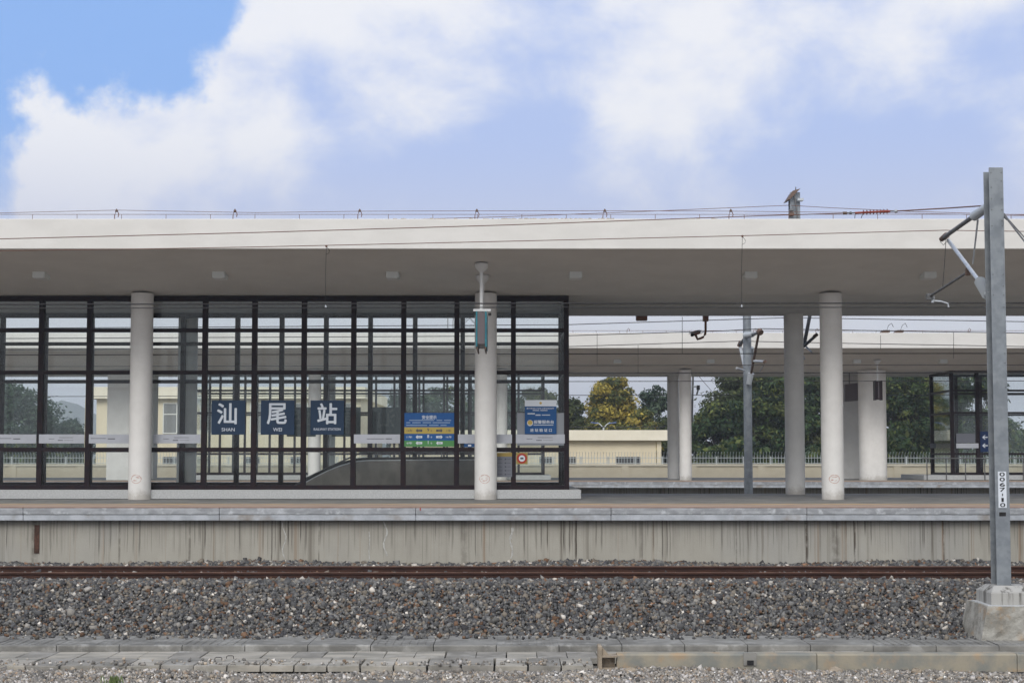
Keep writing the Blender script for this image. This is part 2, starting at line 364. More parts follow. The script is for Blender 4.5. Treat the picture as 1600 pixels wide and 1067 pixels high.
M['pedestal'] = mat('streaked_pedestal_concrete', (0.38, 0.375, 0.36), 0.85, (0.11, 0.105, 0.095), 9, 5, bump=0.3, bscale=30, stretch=(1, 1, 0.08), lo=0.48, hi=0.66)

# ---------------------------------------------------------------- the ground
ZG = -0.95
g = MB(); g.add([(-1400, -300, ZG - 0.06), (1400, -300, ZG - 0.06), (1400, 1900, ZG - 0.06), (-1400, 1900, ZG - 0.06)], [(0, 1, 2, 3)])
tag(g.build('ground', M['ground']), kind='structure')
XL, XR = -34.0, 34.0
def bed_z(y):
    P = [(18, ZG - .01), (23.3, ZG - 0.01), (23.55, -0.86), (25.25, -0.115), (26.15, -0.135), (26.7, -0.17), (27.85, -0.17), (28.2, -0.08), (29.28, -0.035), (29.6, -0.035)]
    return float(np.interp(y, [p[0] for p in P], [p[1] for p in P]))
bz = MB(); ys = [23.3, 23.55, 24.4, 25.25, 26.4, 26.7, 27.9, 28.2, 29.28]
bz.prism([(y, bed_z(y) - 0.03) for y in ys] + [(29.28, ZG - 0.03), (23.3, ZG - 0.03)], -60, 60)
tag(bz.build('ballast_bed', M['bed']), kind='structure')
# loose stone
ICO = None
def stones(name, n, xr, yr, zf, size, pal, pw, seed, dens=None, flat=0.75, kind_label=None):
    rs = np.random.RandomState(seed)
    x = rs.uniform(xr[0], xr[1], n); y = rs.uniform(yr[0], yr[1], n)
    if dens is not None:
        keep = rs.uniform(0, 1, n) < dens(x, y); x, y = x[keep], y[keep]; n = len(x)
    cube = np.array([(sx_, sy_, sz_) for sz_ in (-1, 1) for sy_ in (-1, 1) for sx_ in (-1, 1)], float) * 0.577
    V = cube[None] * (1 + rs.uniform(-0.33, 0.33, (n, 8, 1))) + rs.uniform(-0.17, 0.17, (n, 8, 3))
    s_ = size * np.exp(rs.normal(0, 0.30, n)); V *= s_[:, None, None] * np.stack([rs.uniform(0.8, 1.35, n), rs.uniform(0.7, 1.15, n), rs.uniform(flat - 0.2, flat + 0.2, n)], 1)[:, None, :]
    q = rs.normal(size=(n, 4)); q /= np.linalg.norm(q, axis=1)[:, None]; a, b_, c_, d = q.T
    Rm = np.stack([np.stack([1 - 2 * (c_ * c_ + d * d), 2 * (b_ * c_ - a * d), 2 * (b_ * d + a * c_)], 1), np.stack([2 * (b_ * c_ + a * d), 1 - 2 * (b_ * b_ + d * d), 2 * (c_ * d - a * b_)], 1), np.stack([2 * (b_ * d - a * c_), 2 * (c_ * d + a * b_), 1 - 2 * (b_ * b_ + c_ * c_)], 1)], 1)
    V = np.einsum('nij,nkj->nki', Rm, V)
    z = zf(x, y, rs) + rs.uniform(-0.25, 0.55, n) * s_
    V += np.stack([x, y, z], 1)[:, None, :]
    fc = np.array([(0, 2, 3, 1), (4, 5, 7, 6), (0, 1, 5, 4), (2, 6, 7, 3), (0, 4, 6, 2), (1, 3, 7, 5)])
    I = (fc[None] + (np.arange(n) * 8)[:, None, None]).reshape(-1)
    me = bpy.data.meshes.new(name); me.vertices.add(n * 8); me.vertices.foreach_set('co', V.reshape(-1))
    me.loops.add(n * 24); me.loops.foreach_set('vertex_index', I.astype(np.int32))
    me.polygons.add(n * 6); me.polygons.foreach_set('loop_start', np.arange(0, n * 24, 4, dtype=np.int32))
    pal = np.array(pal); k = rs.choice(len(pal), n, p=np.array(pw) / sum(pw)); C = pal[k] * np.array([1.12, 1.06, .99]) * np.exp(rs.normal(0, 0.18, n))[:, None]
    at_ = me.color_attributes.new('tone', 'FLOAT_COLOR', 'POINT')
    at_.data.foreach_set('color', np.repeat(np.concatenate([np.clip(C, 0, 0.8), np.ones((n, 1))], 1), 8, 0).reshape(-1).astype(np.float32))
    me.update(calc_edges=True); me.validate(); me.materials.append(M['stone'])
    o = bpy.data.objects.new(name, me); COL.objects.link(o); return o
PAL = [(0.085, 0.09, 0.098), (0.135, 0.14, 0.145), (0.055, 0.057, 0.065), (0.17, 0.155, 0.135), (0.12, 0.075, 0.05), (0.17, 0.105, 0.07), (0.28, 0.28, 0.275), (0.50, 0.49, 0.47)]
PW = [30, 24, 19, 15, 6, 1.8, 6, 1.7]
def zb(x, y, rs): return np.where(y < 23.5, -0.79, np.array([bed_z(v) for v in y])) + 0.035 * np.sin(x * 0.9) * np.exp(-((y - 29.2) / 0.5) ** 2)
tag(stones('track_ballast', 150000, (-15, 15), (23.05, 29.26), zb, 0.0325, PAL, PW, 5,
    dens=lambda x, y: np.where(np.abs(x) < 0.40 * y + 2.8, 1, 0) * np.where(y < 23.5, .07, 1) * np.where(np.abs(y - 27.3) < 0.62, 0.35, 1.0) * np.where((np.abs(y - 26.55) < 0.09) | (np.abs(y - 28.05) < 0.10), 0, 1) * np.where((x > 7.5) & (x < 9.5) & (y < 24.0), 0, 1)), 'dark grey crushed stone ballast sloping down from the rusty rails', 'ballast', kind='stuff')
PAL2 = [(0.20, 0.195, 0.19), (0.28, 0.275, 0.265), (0.13, 0.13, 0.13), (0.33, 0.295, 0.25), (0.24, 0.19, 0.15), (0.42, 0.42, 0.43), (0.62, 0.62, 0.62)]
PW2 = [26, 24, 20, 14, 6, 9, 4]
def zn(x, y, rs): return ZG - 0.045 + 0.035 * np.sin(x * 1.7 + 1) * np.sin(y * 2.3) + 0.03 * np.sin(x * 0.6) + np.where(y > 20.3, 0.02, 0.0) * np.where(y > 20.8, 0, 1) + np.where(y > 20.8, -0.875 - ZG + 0.045 - 0.035 * np.sin(x * 1.7 + 1) * np.sin(y * 2.3) - 0.03 * np.sin(x * 0.6), 0)
tag(stones('foreground_gravel', 118000, (-10.5, 10.5), (17.6, 21.35), zn, 0.0225, PAL2, PW2, 9,
    dens=lambda x, y: np.where(np.abs(x) < 0.40 * y + 2.0, 1, 0) * np.where(y > 20.8, np.where(x < 1.15, .075 * np.exp(-(y - 20.8) / .35), 0), 1)), 'pale grey gravel in front of the concrete cover slabs', 'gravel', kind='stuff')
# loose chips lying on the ledge edge
# ---------------------------------------------------------------- rails
for Y, lab, gp in ((28.05, 'rusty rail nearer the platform wall', 0), (26.55, 'rusty rail nearer the ballast slope and the steel mast', 0)):
    rl = thing('rail', lab, 'rail', (0, Y, -0.176), 'the two rails of the track')
    prof = [(-.075, 0), (.075, 0), (.075, .012), (.012, .03), (.0085, .06), (.0085, .12), (.035, .14), (.036, .168), (-.036, .168), (-.035, .14), (-.0085, .12), (-.0085, .06), (-.012, .03), (-.075, .012)]
    MB().prism([(Y + a, z - .176) for a, z in prof], -40, 40).build('rail_body', M['rail_rust'], rl)
    MB().prism([(Y - .033, -0.0078), (Y + .033, -0.0078), (Y + .028, 0), (Y - .028, 0)], -40, 40).build('running_surface', M['rail_top'], rl)
# ---------------------------------------------------------------- foreground: ledge, cover slabs, trough
led = thing('drain_ledge', 'long grey concrete ledge with ribbed top at the foot of the ballast slope', 'ledge', (0, 22.7, ZG))
rnd = random.Random(3)
x = -12.0
while x < 12.0:
    x2 = min(x + 0.98, 12.0)
    MB().prism([(22.38 + rnd.uniform(-.012, .012), ZG), (23.6, ZG), (23.6, -0.80), (22.40, -0.80 + rnd.uniform(-.008, .008)), (22.38, -0.815)], x, x2 - 0.012).build('ledge_block', M['old_conc'], led)
    x = x2
rb = MB(); x = -11.9
while x < 12:
    rb.box(x, x + 0.035, 22.46, 23.55, -0.81, -0.7975 + rnd.uniform(-0.002, 0.0015)); x += 0.125
rb.build('rib', M['old_conc'], led)
cnt = 0
def slab(x0, x1, y0, y1, top, lab, m):
    global cnt
    a = [rnd.uniform(-.012, .012) for _ in range(4)]; zt = [top + rnd.uniform(-.008, .008) for _ in range(4)]
    s_ = MB(); s_.hexa([(x0, y0, ZG - .03), (x1, y0, ZG - .03), (x1, y1, ZG - .03), (x0, y1, ZG - .03)], [(x0 + a[0], y0, zt[0]), (x1 + a[0], y0, zt[1]), (x1 + a[2], y1, zt[2]), (x0 + a[2], y1, zt[3])])
    return s_.build('cover_slab', m, SL, bevel=0.007)
SL = thing('slab_walkway', 'flat concrete cover slabs laid in two rows between the ledge and the gravel', 'walkway', (0, 21.6, ZG))
for k in range(46):
    x0 = -11.2 + k * 0.463
    slab(x0 + 0.007, x0 + 0.457, 21.62, 22.36, -0.893, None, M['slab'] if rnd.random() < .65 else M['slab_dark'])
for k in range(24):
    x0 = 1.20 - (k + 1) * 0.485
    slab(x0 + (0.011 if k < 9 else 0.008), x0 + (0.469 if k < 9 else 0.477), 20.80 + rnd.uniform(-.03, .03), 21.60, -0.887, None, M['slab'] if rnd.random() < .65 else M['slab_dark'])
for dx, dy in ((-4.42, 21.35), (-4.28, 21.52), (-4.62, 21.1)):
    lp = MB(); lp.tube([(dx, dy, -0.89), (dx + .005, dy, -0.852), (dx + .02, dy, -0.842), (dx + .09, dy, -0.842), (dx + .105, dy, -0.852), (dx + .11, dy, -0.89)], 0.006, 5)
    if dy != 21.1: lp.build('lifting_loop', M['wire_dark'], SL)
tr = thing('cable_trough', 'long mossy concrete cable trough wall standing at the edge of the gravel', 'trough', (5.9, 20.85, ZG))
tb = MB()
X0 = 1.52
x = X0
while x < 12:
    x2 = min(x + 2.9, 12); MB().prism([(20.80, ZG - .03), (20.98, ZG - .03), (20.98, -0.715), (20.82, -0.718), (20.795, -0.74)], x, x2 - .008).build('trough_section', M['trough'], tr, bevel=0.006); x = x2
# broken channel end
MB().box(1.245, 1.30, 20.72, 21.02, ZG - .04, -0.60).build('end_plate', M['old_tan'], tr, bevel=0.008)
MB().box(1.303, 1.52, 20.74, 20.98, -0.765, -0.735).build('flange', M['old_tan'], tr, bevel=0.004)
MB().box(1.303, 1.54, 20.74, 20.98, ZG + .0, ZG + .035).build('flange', M['old_tan'], tr, bevel=0.004)
MB().box(1.303, 1.50, 20.93, 20.98, ZG + .036, -0.766).build('web_plate', M['old_tan'], tr)
MB().hexa([(1.303, 20.80, -.734), (1.40, 20.80, -.734), (1.40, 20.98, -.734), (1.303, 20.98, -.734)], [(1.303, 20.80, -.62), (1.33, 20.80, -.65), (1.33, 20.98, -.65), (1.303, 20.98, -.62)]).build('gusset', M['old_tan'], tr)
hp = at(1172, 1030, 20.78)
hm = MB(); hm.box(hp.x - .095, hp.x + .095, 20.775, 20.7952, hp.z - .085, hp.z + .10); hm.build('access_panel', M['old_conc'], tr, bevel=0.003)
MB().box(hp.x - .045, hp.x + .05, 20.765, 20.774, hp.z - .075, hp.z - .01).build('panel_gap', M['black'], tr)
for px, py, r_, lb in ((985, 1037, .09, 'flat rust-brown rock lying against the end of the trough'), (1305, 1036, .095, 'rounded tan rock lying against the trough right of its small panel'), (1432, 1040, .07, 'small brown rock in the gravel against the trough left of the mast')):
    p_ = at(px, py, 20.62); rs = np.random.RandomState(px)
    rk = MB(); rk.lathe((p_.x, 20.62, ZG - .02), [(r_ * .7, -.02), (r_ * 1.15, .02), (r_ * 1.0, r_ * .55), (r_ * .55, r_ * .85), (0.01, r_ * .95)], 9)
    rk.v = [(v[0] + rs.uniform(-.018, .018), v[1] + rs.uniform(-.018, .018), v[2] + rs.uniform(-.012, .012)) for v in rk.v]
    tag(rk.build('rock', M['old_tan']), lb, 'rock', 'loose rocks along the trough')
wd = MB(); rs = np.random.RandomState(6); wp = at(178, 1054, 19.6)
for k in range(46):
    a_ = rs.uniform(0, 6.28); l_ = rs.uniform(.04, .11); bx_, by_ = wp.x + rs.normal(0, .05), 19.6 + rs.normal(0, .04); dx_, dy_ = math.cos(a_) * l_ * .6, math.sin(a_) * l_ * .6
    wd.add([(bx_ - .006, by_, ZG - .04), (bx_ + .006, by_, ZG - .04), (bx_ + dx_ * .6 + .008, by_ + dy_ * .6, ZG + l_ * .7), (bx_ + dx_, by_ + dy_, ZG + l_), (bx_ + dx_ * .6 - .008, by_ + dy_ * .6, ZG + l_ * .7)], [(0, 1, 2, 3, 4)])
tag(wd.build('weed', mat('weed_leaves', (.10, .15, .045), .8, (.15, .19, .07), 30)), 'small green weed growing in the foreground gravel at the lower left', 'weed')
# ---------------------------------------------------------------- platforms
PT = 1.10
def platform(lab, y0, y1, x0, x1, base, joint=4.0, near=True):
    rec = .20 if near else 1.7
    p = thing('railway_platform', lab, 'platform', (0, (y0 + y1) / 2, base), 'railway platforms')
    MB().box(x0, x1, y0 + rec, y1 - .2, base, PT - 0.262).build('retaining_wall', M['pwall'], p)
    MB().box(x0, x1, y0 + 2.52, y1, PT - 0.259, PT).build('paving', M['deck'], p)
    # edge: two courses of slab, cut into lengths
    r2 = random.Random(5); x = x0
    while x < x1:
        x2 = min(x + joint + r2.uniform(-.02, .02), x1); dz = r2.uniform(-.004, .004)
        MB().box(x, x2 - .008, y0 + dz * .5, y0 + 2.519, PT - 0.135, PT - 0.004).build('edge_slab', M['edge'], p, bevel=0.012 if near else 0)
        MB().box(x, x2 - .006, y0 + .012 - dz, y0 + (1.2 if near else 2.5), PT - 0.259, PT - 0.138).build('edge_beam', M['edge_low'], p, bevel=0.015 if near else 0)
        x = x2
    MB().box(x0, x1, y0 + .072, y0 + 2.15, PT - .0039, PT + .008).build('tan_strip', M['tan'], p)
    MB().box(x0, x1, y0 + .02, y0 + .07, PT - .0039, PT + .012).build('nosing', M['nosing'], p)
    MB().box(x0, x1, y0 + 2.154, y0 + 2.5, PT - .0039, PT + .011).build('yellow_line', M['yellow_line'], p)
    return p
P1 = platform('near railway platform with stained concrete wall and grey edge slabs', 29.08, 41.05, -34, 34, ZG)
P2 = platform('far railway platform beyond the near one, its pale edge slabs low under the columns', 62.2, 75.4, -48, 48, ZG, near=False)
# items on the wall
wl = MB(); rs = np.random.RandomState(2)
def run(px, y0, y1, wob, wd):
    pts = []; n = 9; p0 = at(px, y0, 29.27)
    for i in range(n): q_ = at(px + wob * math.sin(i * 1.1 + px), y0 + (y1 - y0) * i / (n - 1), 29.272); pts.append(q_)
    m_ = MB()
    for i in range(n - 1):
        a, c_ = pts[i], pts[i + 1]; w0 = wd * (0.6 + .8 * rs.rand()); 
        m_.add([(a.x - w0, 29.272, a.z), (a.x + w0, 29.272, a.z), (c_.x + w0, 29.272, c_.z), (c_.x - w0, 29.272, c_.z), (a.x, 29.29, a.z), (c_.x, 29.29, c_.z)], [(0, 1, 2, 3), (0, 4, 1), (3, 2, 5)])
    return m_
M['lime'] = mat('lime_deposit', (0.50, 0.50, 0.48), 0.85, (0.33, 0.32, 0.30), 14, 5)
M['rust'] = mat('rust_plate', (0.11, 0.05, 0.035), 0.9, (0.05, 0.03, 0.022), 12, 6, stretch=(1, 1, .4))
for px, a, c_, wb, wd in ((444, 816, 872, 3, .012), (602, 814, 868, 3, .016), (799, 824, 872, 2, .02), (577, 830, 878, 0.6, .01)):
    run(px, a, c_, wb, wd).build('lime_run', M['lime'], P1)
a = at(54, 820, 29.27); c_ = at(61, 864, 29.27)
MB().box(a.x, c_.x, 29.262, 29.2805, c_.z, a.z).build('rust_stain_plate', M['rust'], P1)
a = at(656, 793, 29.07)
MB().box(a.x, a.x + .018, 29.066, 29.0797, a.z - .055, a.z + .0).build('red_mark', M['red_print'], P1)
# ---------------------------------------------------------------- canopies
def canopy(lab, yf, zb_, zt, zc, y1, y2, yr, x0, x1, clean):
    """butterfly slab: fascia at yf (zb_..zt), soffit falling to zc between y1 and y2, rising again to yr"""
    c_ = thing('platform_canopy', lab, 'canopy', (0, (y1 + y2) / 2, zc), 'butterfly canopies')
    yv = (y1 + y2) / 2; m_ = 0.26
    MB().prism([(yf + m_, zb_ + .02), (yf + m_, zt - .10), (yv, zc + .55), (yr - m_, zt - .10), (yr - m_, zb_ + .02), (y2, zc), (y1, zc)], x0, x1).build('roof_slab', M['paint'], c_)
    MB().prism([(yf, zb_), (yf, zt), (yf + m_ - .002, zt), (yf + m_ - .002, zb_ + .0)], x0, x1).build('fascia', M['paint'], c_, bevel=0.015)
    MB().prism([(yr, zb_), (yr, zt), (yr - m_ + .002, zt), (yr - m_ + .002, zb_)], x0, x1).build('fascia', M['paint'], c_)
    return c_
ZC = 6.18
C1 = canopy('long cream canopy of the near platform, its pale fascia against the sky', 31.0, 6.692, 7.358, ZC, 35.3, 40.6, 44.9, -36, 36, True)
C2 = canopy('lower looking cream canopy of the far platform seen under the near canopy', 62.3, 6.942, 7.619, 6.24, 66.6, 72.0, 76.3, -50, 50, False)
def sof1(y): return 6.692 + (min(y, 35.3) - 31.0) * (ZC - 6.692) / 4.3 if y < 35.3 else ZC
def sof2(y): return 6.942 + (y - 62.3) * (6.24 - 6.942) / 4.3 if y < 66.6 else 6.24
# lightning strip and wire supports on the near roof
ls = thing('lightning_strip', 'thin earthing strip on short posts along the near canopy roof edge', 'lightning strip', (0, 31.4, 7.358))
b0 = MB(); b0.tube([(x_, 31.4, 7.358 + 0.165) for x_ in np.arange(-14, 14.1, 1)], 0.006, 5); b0.build('strip', M['wire'], ls)
x_ = at(53, 340, 31.4).x - 3
while x_ < 14:
    MB().cyl((x_, 31.4, 7.35), (x_, 31.4, 7.522), 0.006, n=6).build('strip_post', M['wire'], ls); x_ += 0.99
WLAB = ['leftmost wire hook on the canopy roof above the left round column', 'wire hook on the canopy roof above the first station name board', 'wire hook on the canopy roof over the third station name board', 'wire hook on the canopy roof beside the hanging display pole', 'wire hook on the canopy roof just right of the glass room', 'rightmost wire hook on the canopy roof, left of the mast top behind it']
proto = None
for i, px in enumerate((182, 367, 562, 745, 945, 1142)):
    p_ = at(px, 343, 31.2)
    if proto is None:
        proto = thing('wire_hook', WLAB[0], 'wire hook', (p_.x, 31.2, 7.356), 'wire hooks along the canopy roof edge'); X_ = p_.x; Z_ = 7.356
        MB().tube([(X_ - .045, 31.2, Z_), (X_ - .04, 31.2, Z_ + .12), (X_ - .02, 31.2, Z_ + .19), (X_ + .005, 31.2, Z_ + .205), (X_ + .035, 31.2, Z_ + .18), (X_ + .05, 31.2, Z_ + .13), (X_ + .035, 31.2, Z_ + .075)], .0095, 6).build('hook', M['wire'], proto)
        MB().lathe((X_, 31.2, Z_ + .19), [(.03, 0), (.035, .02), (.018, .05), (.004, .07)], 8).build('clamp', M['brown_lamp'], proto)
    else: dup(proto, (p_.x, 31.2, 7.356), WLAB[i])
# weathered crust on the fascia top in the middle: loose render crumbs
rs = np.random.RandomState(4); cr = MB()
for k in range(90):
    x_ = rs.uniform(-2.0, 2.3) if k < 70 else rs.uniform(-4.2, 4.6); h_ = rs.uniform(.006, .022); l_ = rs.uniform(.02, .10)
    cr.hexa([(x_, 31.01, 7.355), (x_ + l_, 31.01, 7.355), (x_ + l_, 31.12, 7.355), (x_, 31.12, 7.355)], [(x_ + .01, 31.02, 7.358 + h_), (x_ + l_ - .005, 31.02, 7.358 + h_ * .6), (x_ + l_, 31.1, 7.358 + h_), (x_, 31.1, 7.358 + h_)])
cr.build('loose_crumbs', M['old_tan'], C1)
# ---------------------------------------------------------------- columns
def column(name, lab, x_, y_, ztop, r_, m_, group, stamp=False):
    c_ = thing(name, lab, 'column', (x_, y_, PT), group)
    MB().lathe((x_, y_, PT), [(r_, .001), (r_, ztop - PT - .001)], 40).build('shaft', m_, c_, smooth=True)
    if stamp:
        mk = MB(); cx, cz = x_ - .02, PT + .50
        for (ra, rb_, z0) in ((.125, .095, 0), (.13, .12, 0.01)):
            for i in range(26):
                if rnd.random() < .22: continue
                a0, a1 = 2 * math.pi * i / 26, 2 * math.pi * (i + 1) / 26
                P_ = []
                for a_, rr in ((a0, ra), (a1, ra), (a1, ra - .010), (a0, ra - .010)):
                    xx = cx + rr * math.cos(a_); zz = cz + z0 + rr * .82 * math.sin(a_); dd = math.sqrt(max(r_ ** 2 - (xx - x_) ** 2, 0))
                    P_.append((xx, y_ - dd - .0035, zz))
                mk.add(P_, [(0, 1, 2, 3)])
        for i in range(7):
            a_ = rnd.uniform(0, 6); xx, zz = cx + .06 * math.cos(a_), cz + .05 * math.sin(a_)
            dd = math.sqrt(max(r_ ** 2 - (xx - x_) ** 2, 0)) + .0035
            mk.add([(xx - .03, y_ - dd, zz), (xx + .03, y_ - dd - .0012, zz + .012), (xx + .03, y_ - dd - .0012, zz + .022), (xx - .03, y_ - dd, zz + .010)], [(0, 1, 2, 3)])
        mk.build('faded_stamp', M['stamp'], c_)
    return c_
RC = 0.272
def colx(px, y_): return (px - 800) * y_ / F
gf = 'round front columns of the near platform'
column('round_column', 'round white column at the left, standing before the glass room', at(221.5, 700, 35.25).x, 35.1, ZC, RC, M['column'], gf, True)
column('round_column', 'round white column between the safety notice and the police notice, behind the hanging display', at(759, 700, 35.25).x, 35.1, ZC, RC, M['column'], gf, True)
column('round_column', 'round white column standing free at the right, in front of the dusky column', at(1298.5, 700, 35.25).x, 35.1, ZC, RC, M['column'], gf, True)
gb = 'rear columns of the near platform'
column('round_column', 'dusky rear column just left of the free white column at the right', at(1242, 700, 40.1).x, 40.1, ZC, RC, M['column'], gb)
column('round_column', 'rear column seen through the glass right of the left front column', at(289, 700, 40.1).x + .05, 40.1, ZC, RC, M['column'], gb)
# the far platform: round columns and broad rectangular piers
g2 = 'columns of the far platform'
def pier(lab, x_, y_, w_, d_, r_=0):
    p = thing('rectangular_pier', lab, 'column', (x_, y_, PT), 'broad piers of the far platform')
    if r_:
        pr = [(x_ + sx_ * (w_ / 2 - r_) + r_ * math.cos(a_), y_ + sy_ * (d_ / 2 - r_) + r_ * math.sin(a_)) for sx_, sy_, a0 in ((1, 1, 0), (-1, 1, 90), (-1, -1, 180), (1, -1, 270)) for a_ in [R(a0 + k * 11.25) for k in range(9)]]
        MB().prism(pr, PT + .001, 6.239, 'z').build('shaft', M['column'], p, smooth=True)
    else: MB().box(x_ - w_ / 2, x_ + w_ / 2, y_ - d_ / 2, y_ + d_ / 2, PT + .001, 6.239).build('shaft', M['pier'], p, bevel=0.02)
pier('broad pale pier of the far platform seen through glass left of the left round column', at(184, 700, 66.3).x, 66.8, 1.08, .9)
pier('broad white rounded pier of the far platform behind the small hanging display at right', at(1368, 700, 66.3).x, 66.8, 1.27, .96, .44)
pier('shaded rear pier of the far platform behind the dark board at right', at(1336, 700, 70.5).x, 70.9, 1.25, .8)
pier('shaded rear pier of the far platform seen through glass behind the left round column', at(223, 700, 70.5).x, 70.9, 1.08, .8)
column('round_column', 'far round column behind the third station name board', at(490.5, 700, 66.3).x, 66.4, 6.239, .285, M['column'], g2)
column('round_column', 'far round column seen between the near middle column and the police notice', at(783, 700, 66.3).x, 66.4, 6.239, .285, M['column'], g2)
column('round_column', 'far white round column right of the low yellow building', at(1071.5, 700, 66.3).x, 66.4, 6.239, .285, M['column'], g2)
column('round_column', 'shaded far rear column touching the left side of the far white column', at(1053.5, 700, 70.5).x, 70.9, 6.239, .29, M['pier'], g2)
column('round_column', 'shaded far rear column seen faintly through glass right of the third name board', at(513, 700, 70.5).x, 70.9, 6.239, .285, M['pier'], g2)
# ---------------------------------------------------------------- soffit lamps
def lamp(lab, x_, y_, z_, w_=.29, h_=.125, d_=.42, group='lamps under the near canopy', m_='lampbox', first=None):
    if first is not None: return dup(first, (x_, y_, z_), lab)
    l_ = thing('ceiling_lamp', lab, 'lamp', (x_, y_, z_), group)
    MB().box(x_ - w_ / 2, x_ + w_ / 2, y_, y_ + d_, z_ - h_ + .01, z_ + .03).build('casing', M[m_], l_, bevel=0.006)
    MB().box(x_ - w_ / 2 + .025, x_ + w_ / 2 - .025, y_ + .025, y_ + d_ - .025, z_ - h_, z_ - h_ + .0095).build('lens', M['white_cab'], l_)
    return l_
LL = ['leftmost box lamp under the near canopy', 'box lamp under the canopy above the first pane right of the left column', 'box lamp under the canopy left of the hanging display pole', 'box lamp under the canopy just beyond the right end of the glass room', 'box lamp under the canopy left of the free white column', 'box lamp under the canopy between the free white column and the steel mast']
L0 = None
for px, py, lb in zip((60, 341, 613, 900, 1174, 1454), (432, 430, 429, 428, 429, 428), LL):
    x_ = at(px, py, 33.1).x; o = lamp(lb, x_, 33.1, sof1(33.1) - .0, first=L0); L0 = L0 or o
FL = ['far canopy lamp above the low yellow building', 'far canopy lamp left of the mast with cantilevers', 'far canopy lamp above the far glass shelter', 'far canopy lamp between the small display pole and the free white column']
L1 = None
for px, lb in zip((965, 1111, 1475, 1340), FL):
    x_ = at(px, 563, 64.5).x; o = lamp(lb, x_, 64.5, sof2(64.5), w_=.33, h_=.15, group='lamps under the far canopy', first=L1); L1 = L1 or o
bl = lamp('brown backlit lamp under the rear edge of the near canopy, left of the security camera', at(1003, 497, 41.0).x, 41.0, 6.23, w_=.32, h_=.14, d_=.2, m_='rust_paint', group=None)
# ---------------------------------------------------------------- hanging double-sided display on the near platform
hx = at(752.5, 500, 32.6).x
hd = thing('hanging_display', 'narrow teal edged display hanging end-on from a white pole before the middle column', 'display', (hx, 32.9, 4.9))
for y_ in (32.35, 33.45):
    zz = sof1(y_)
    MB().lathe((hx, y_, zz + .02), [(.155, 0), (.155, -.05), (.14, -.10), (.10, -.155), (.055, -.19), (.05, -.20)][::-1], 24).build('ceiling_rose', M['white_cab'], hd, smooth=True)
    MB().cyl((hx, y_, zz - .17), (hx, y_, 5.40), .042, n=16).build('pole', M['white_cab'], hd, smooth=True)
p0, p1 = at(744, 488, 32.2), at(761, 541, 32.2)
MB().box(hx - .085, hx + .085, 32.2, 33.6, p1.z + .05, p0.z).build('display_body', M['disp'], hd, bevel=0.01)
for s_ in (-1, 1):
    MB().hexa([(hx + s_ * .0855, 32.195, p1.z), (hx + s_ * .125, 32.195, p1.z - .01), (hx + s_ * .125, 33.6, p1.z - .01), (hx + s_ * .0855, 33.6, p1.z)][::s_], [(hx + s_ * .0855, 32.195, p0.z + .03), (hx + s_ * .125, 32.195, p0.z + .01), (hx + s_ * .125, 33.6, p0.z + .01), (hx + s_ * .0855, 33.6, p0.z + .03)][::s_]).build('screen_side', M['teal'], hd)
    MB().box(hx + s_ * .09 - .014, hx + s_ * .09 + .014, 32.19, 33.55, p1.z - .075, p1.z - .012).build('bottom_trim', M['brown_lamp'], hd)
pa, pb = at(739.5, 485, 32.3), at(767, 487, 32.3)
MB().box(pa.x, pb.x, 32.27, 32.33, pa.z - .025, pa.z + .03).build('cross_bar', M['white_cab'], hd, bevel=.005)
MB().box(pa.x - .005, pa.x + .075, 32.22, 32.38, pa.z - .10, pa.z + .024 - .05).build('small_camera', M['black'], hd, bevel=.01)
MB().box(pb.x - .06, pb.x + .01, 32.22, 32.38, pb.z - .085, pb.z - .03).build('small_camera', M['black'], hd, bevel=.01)
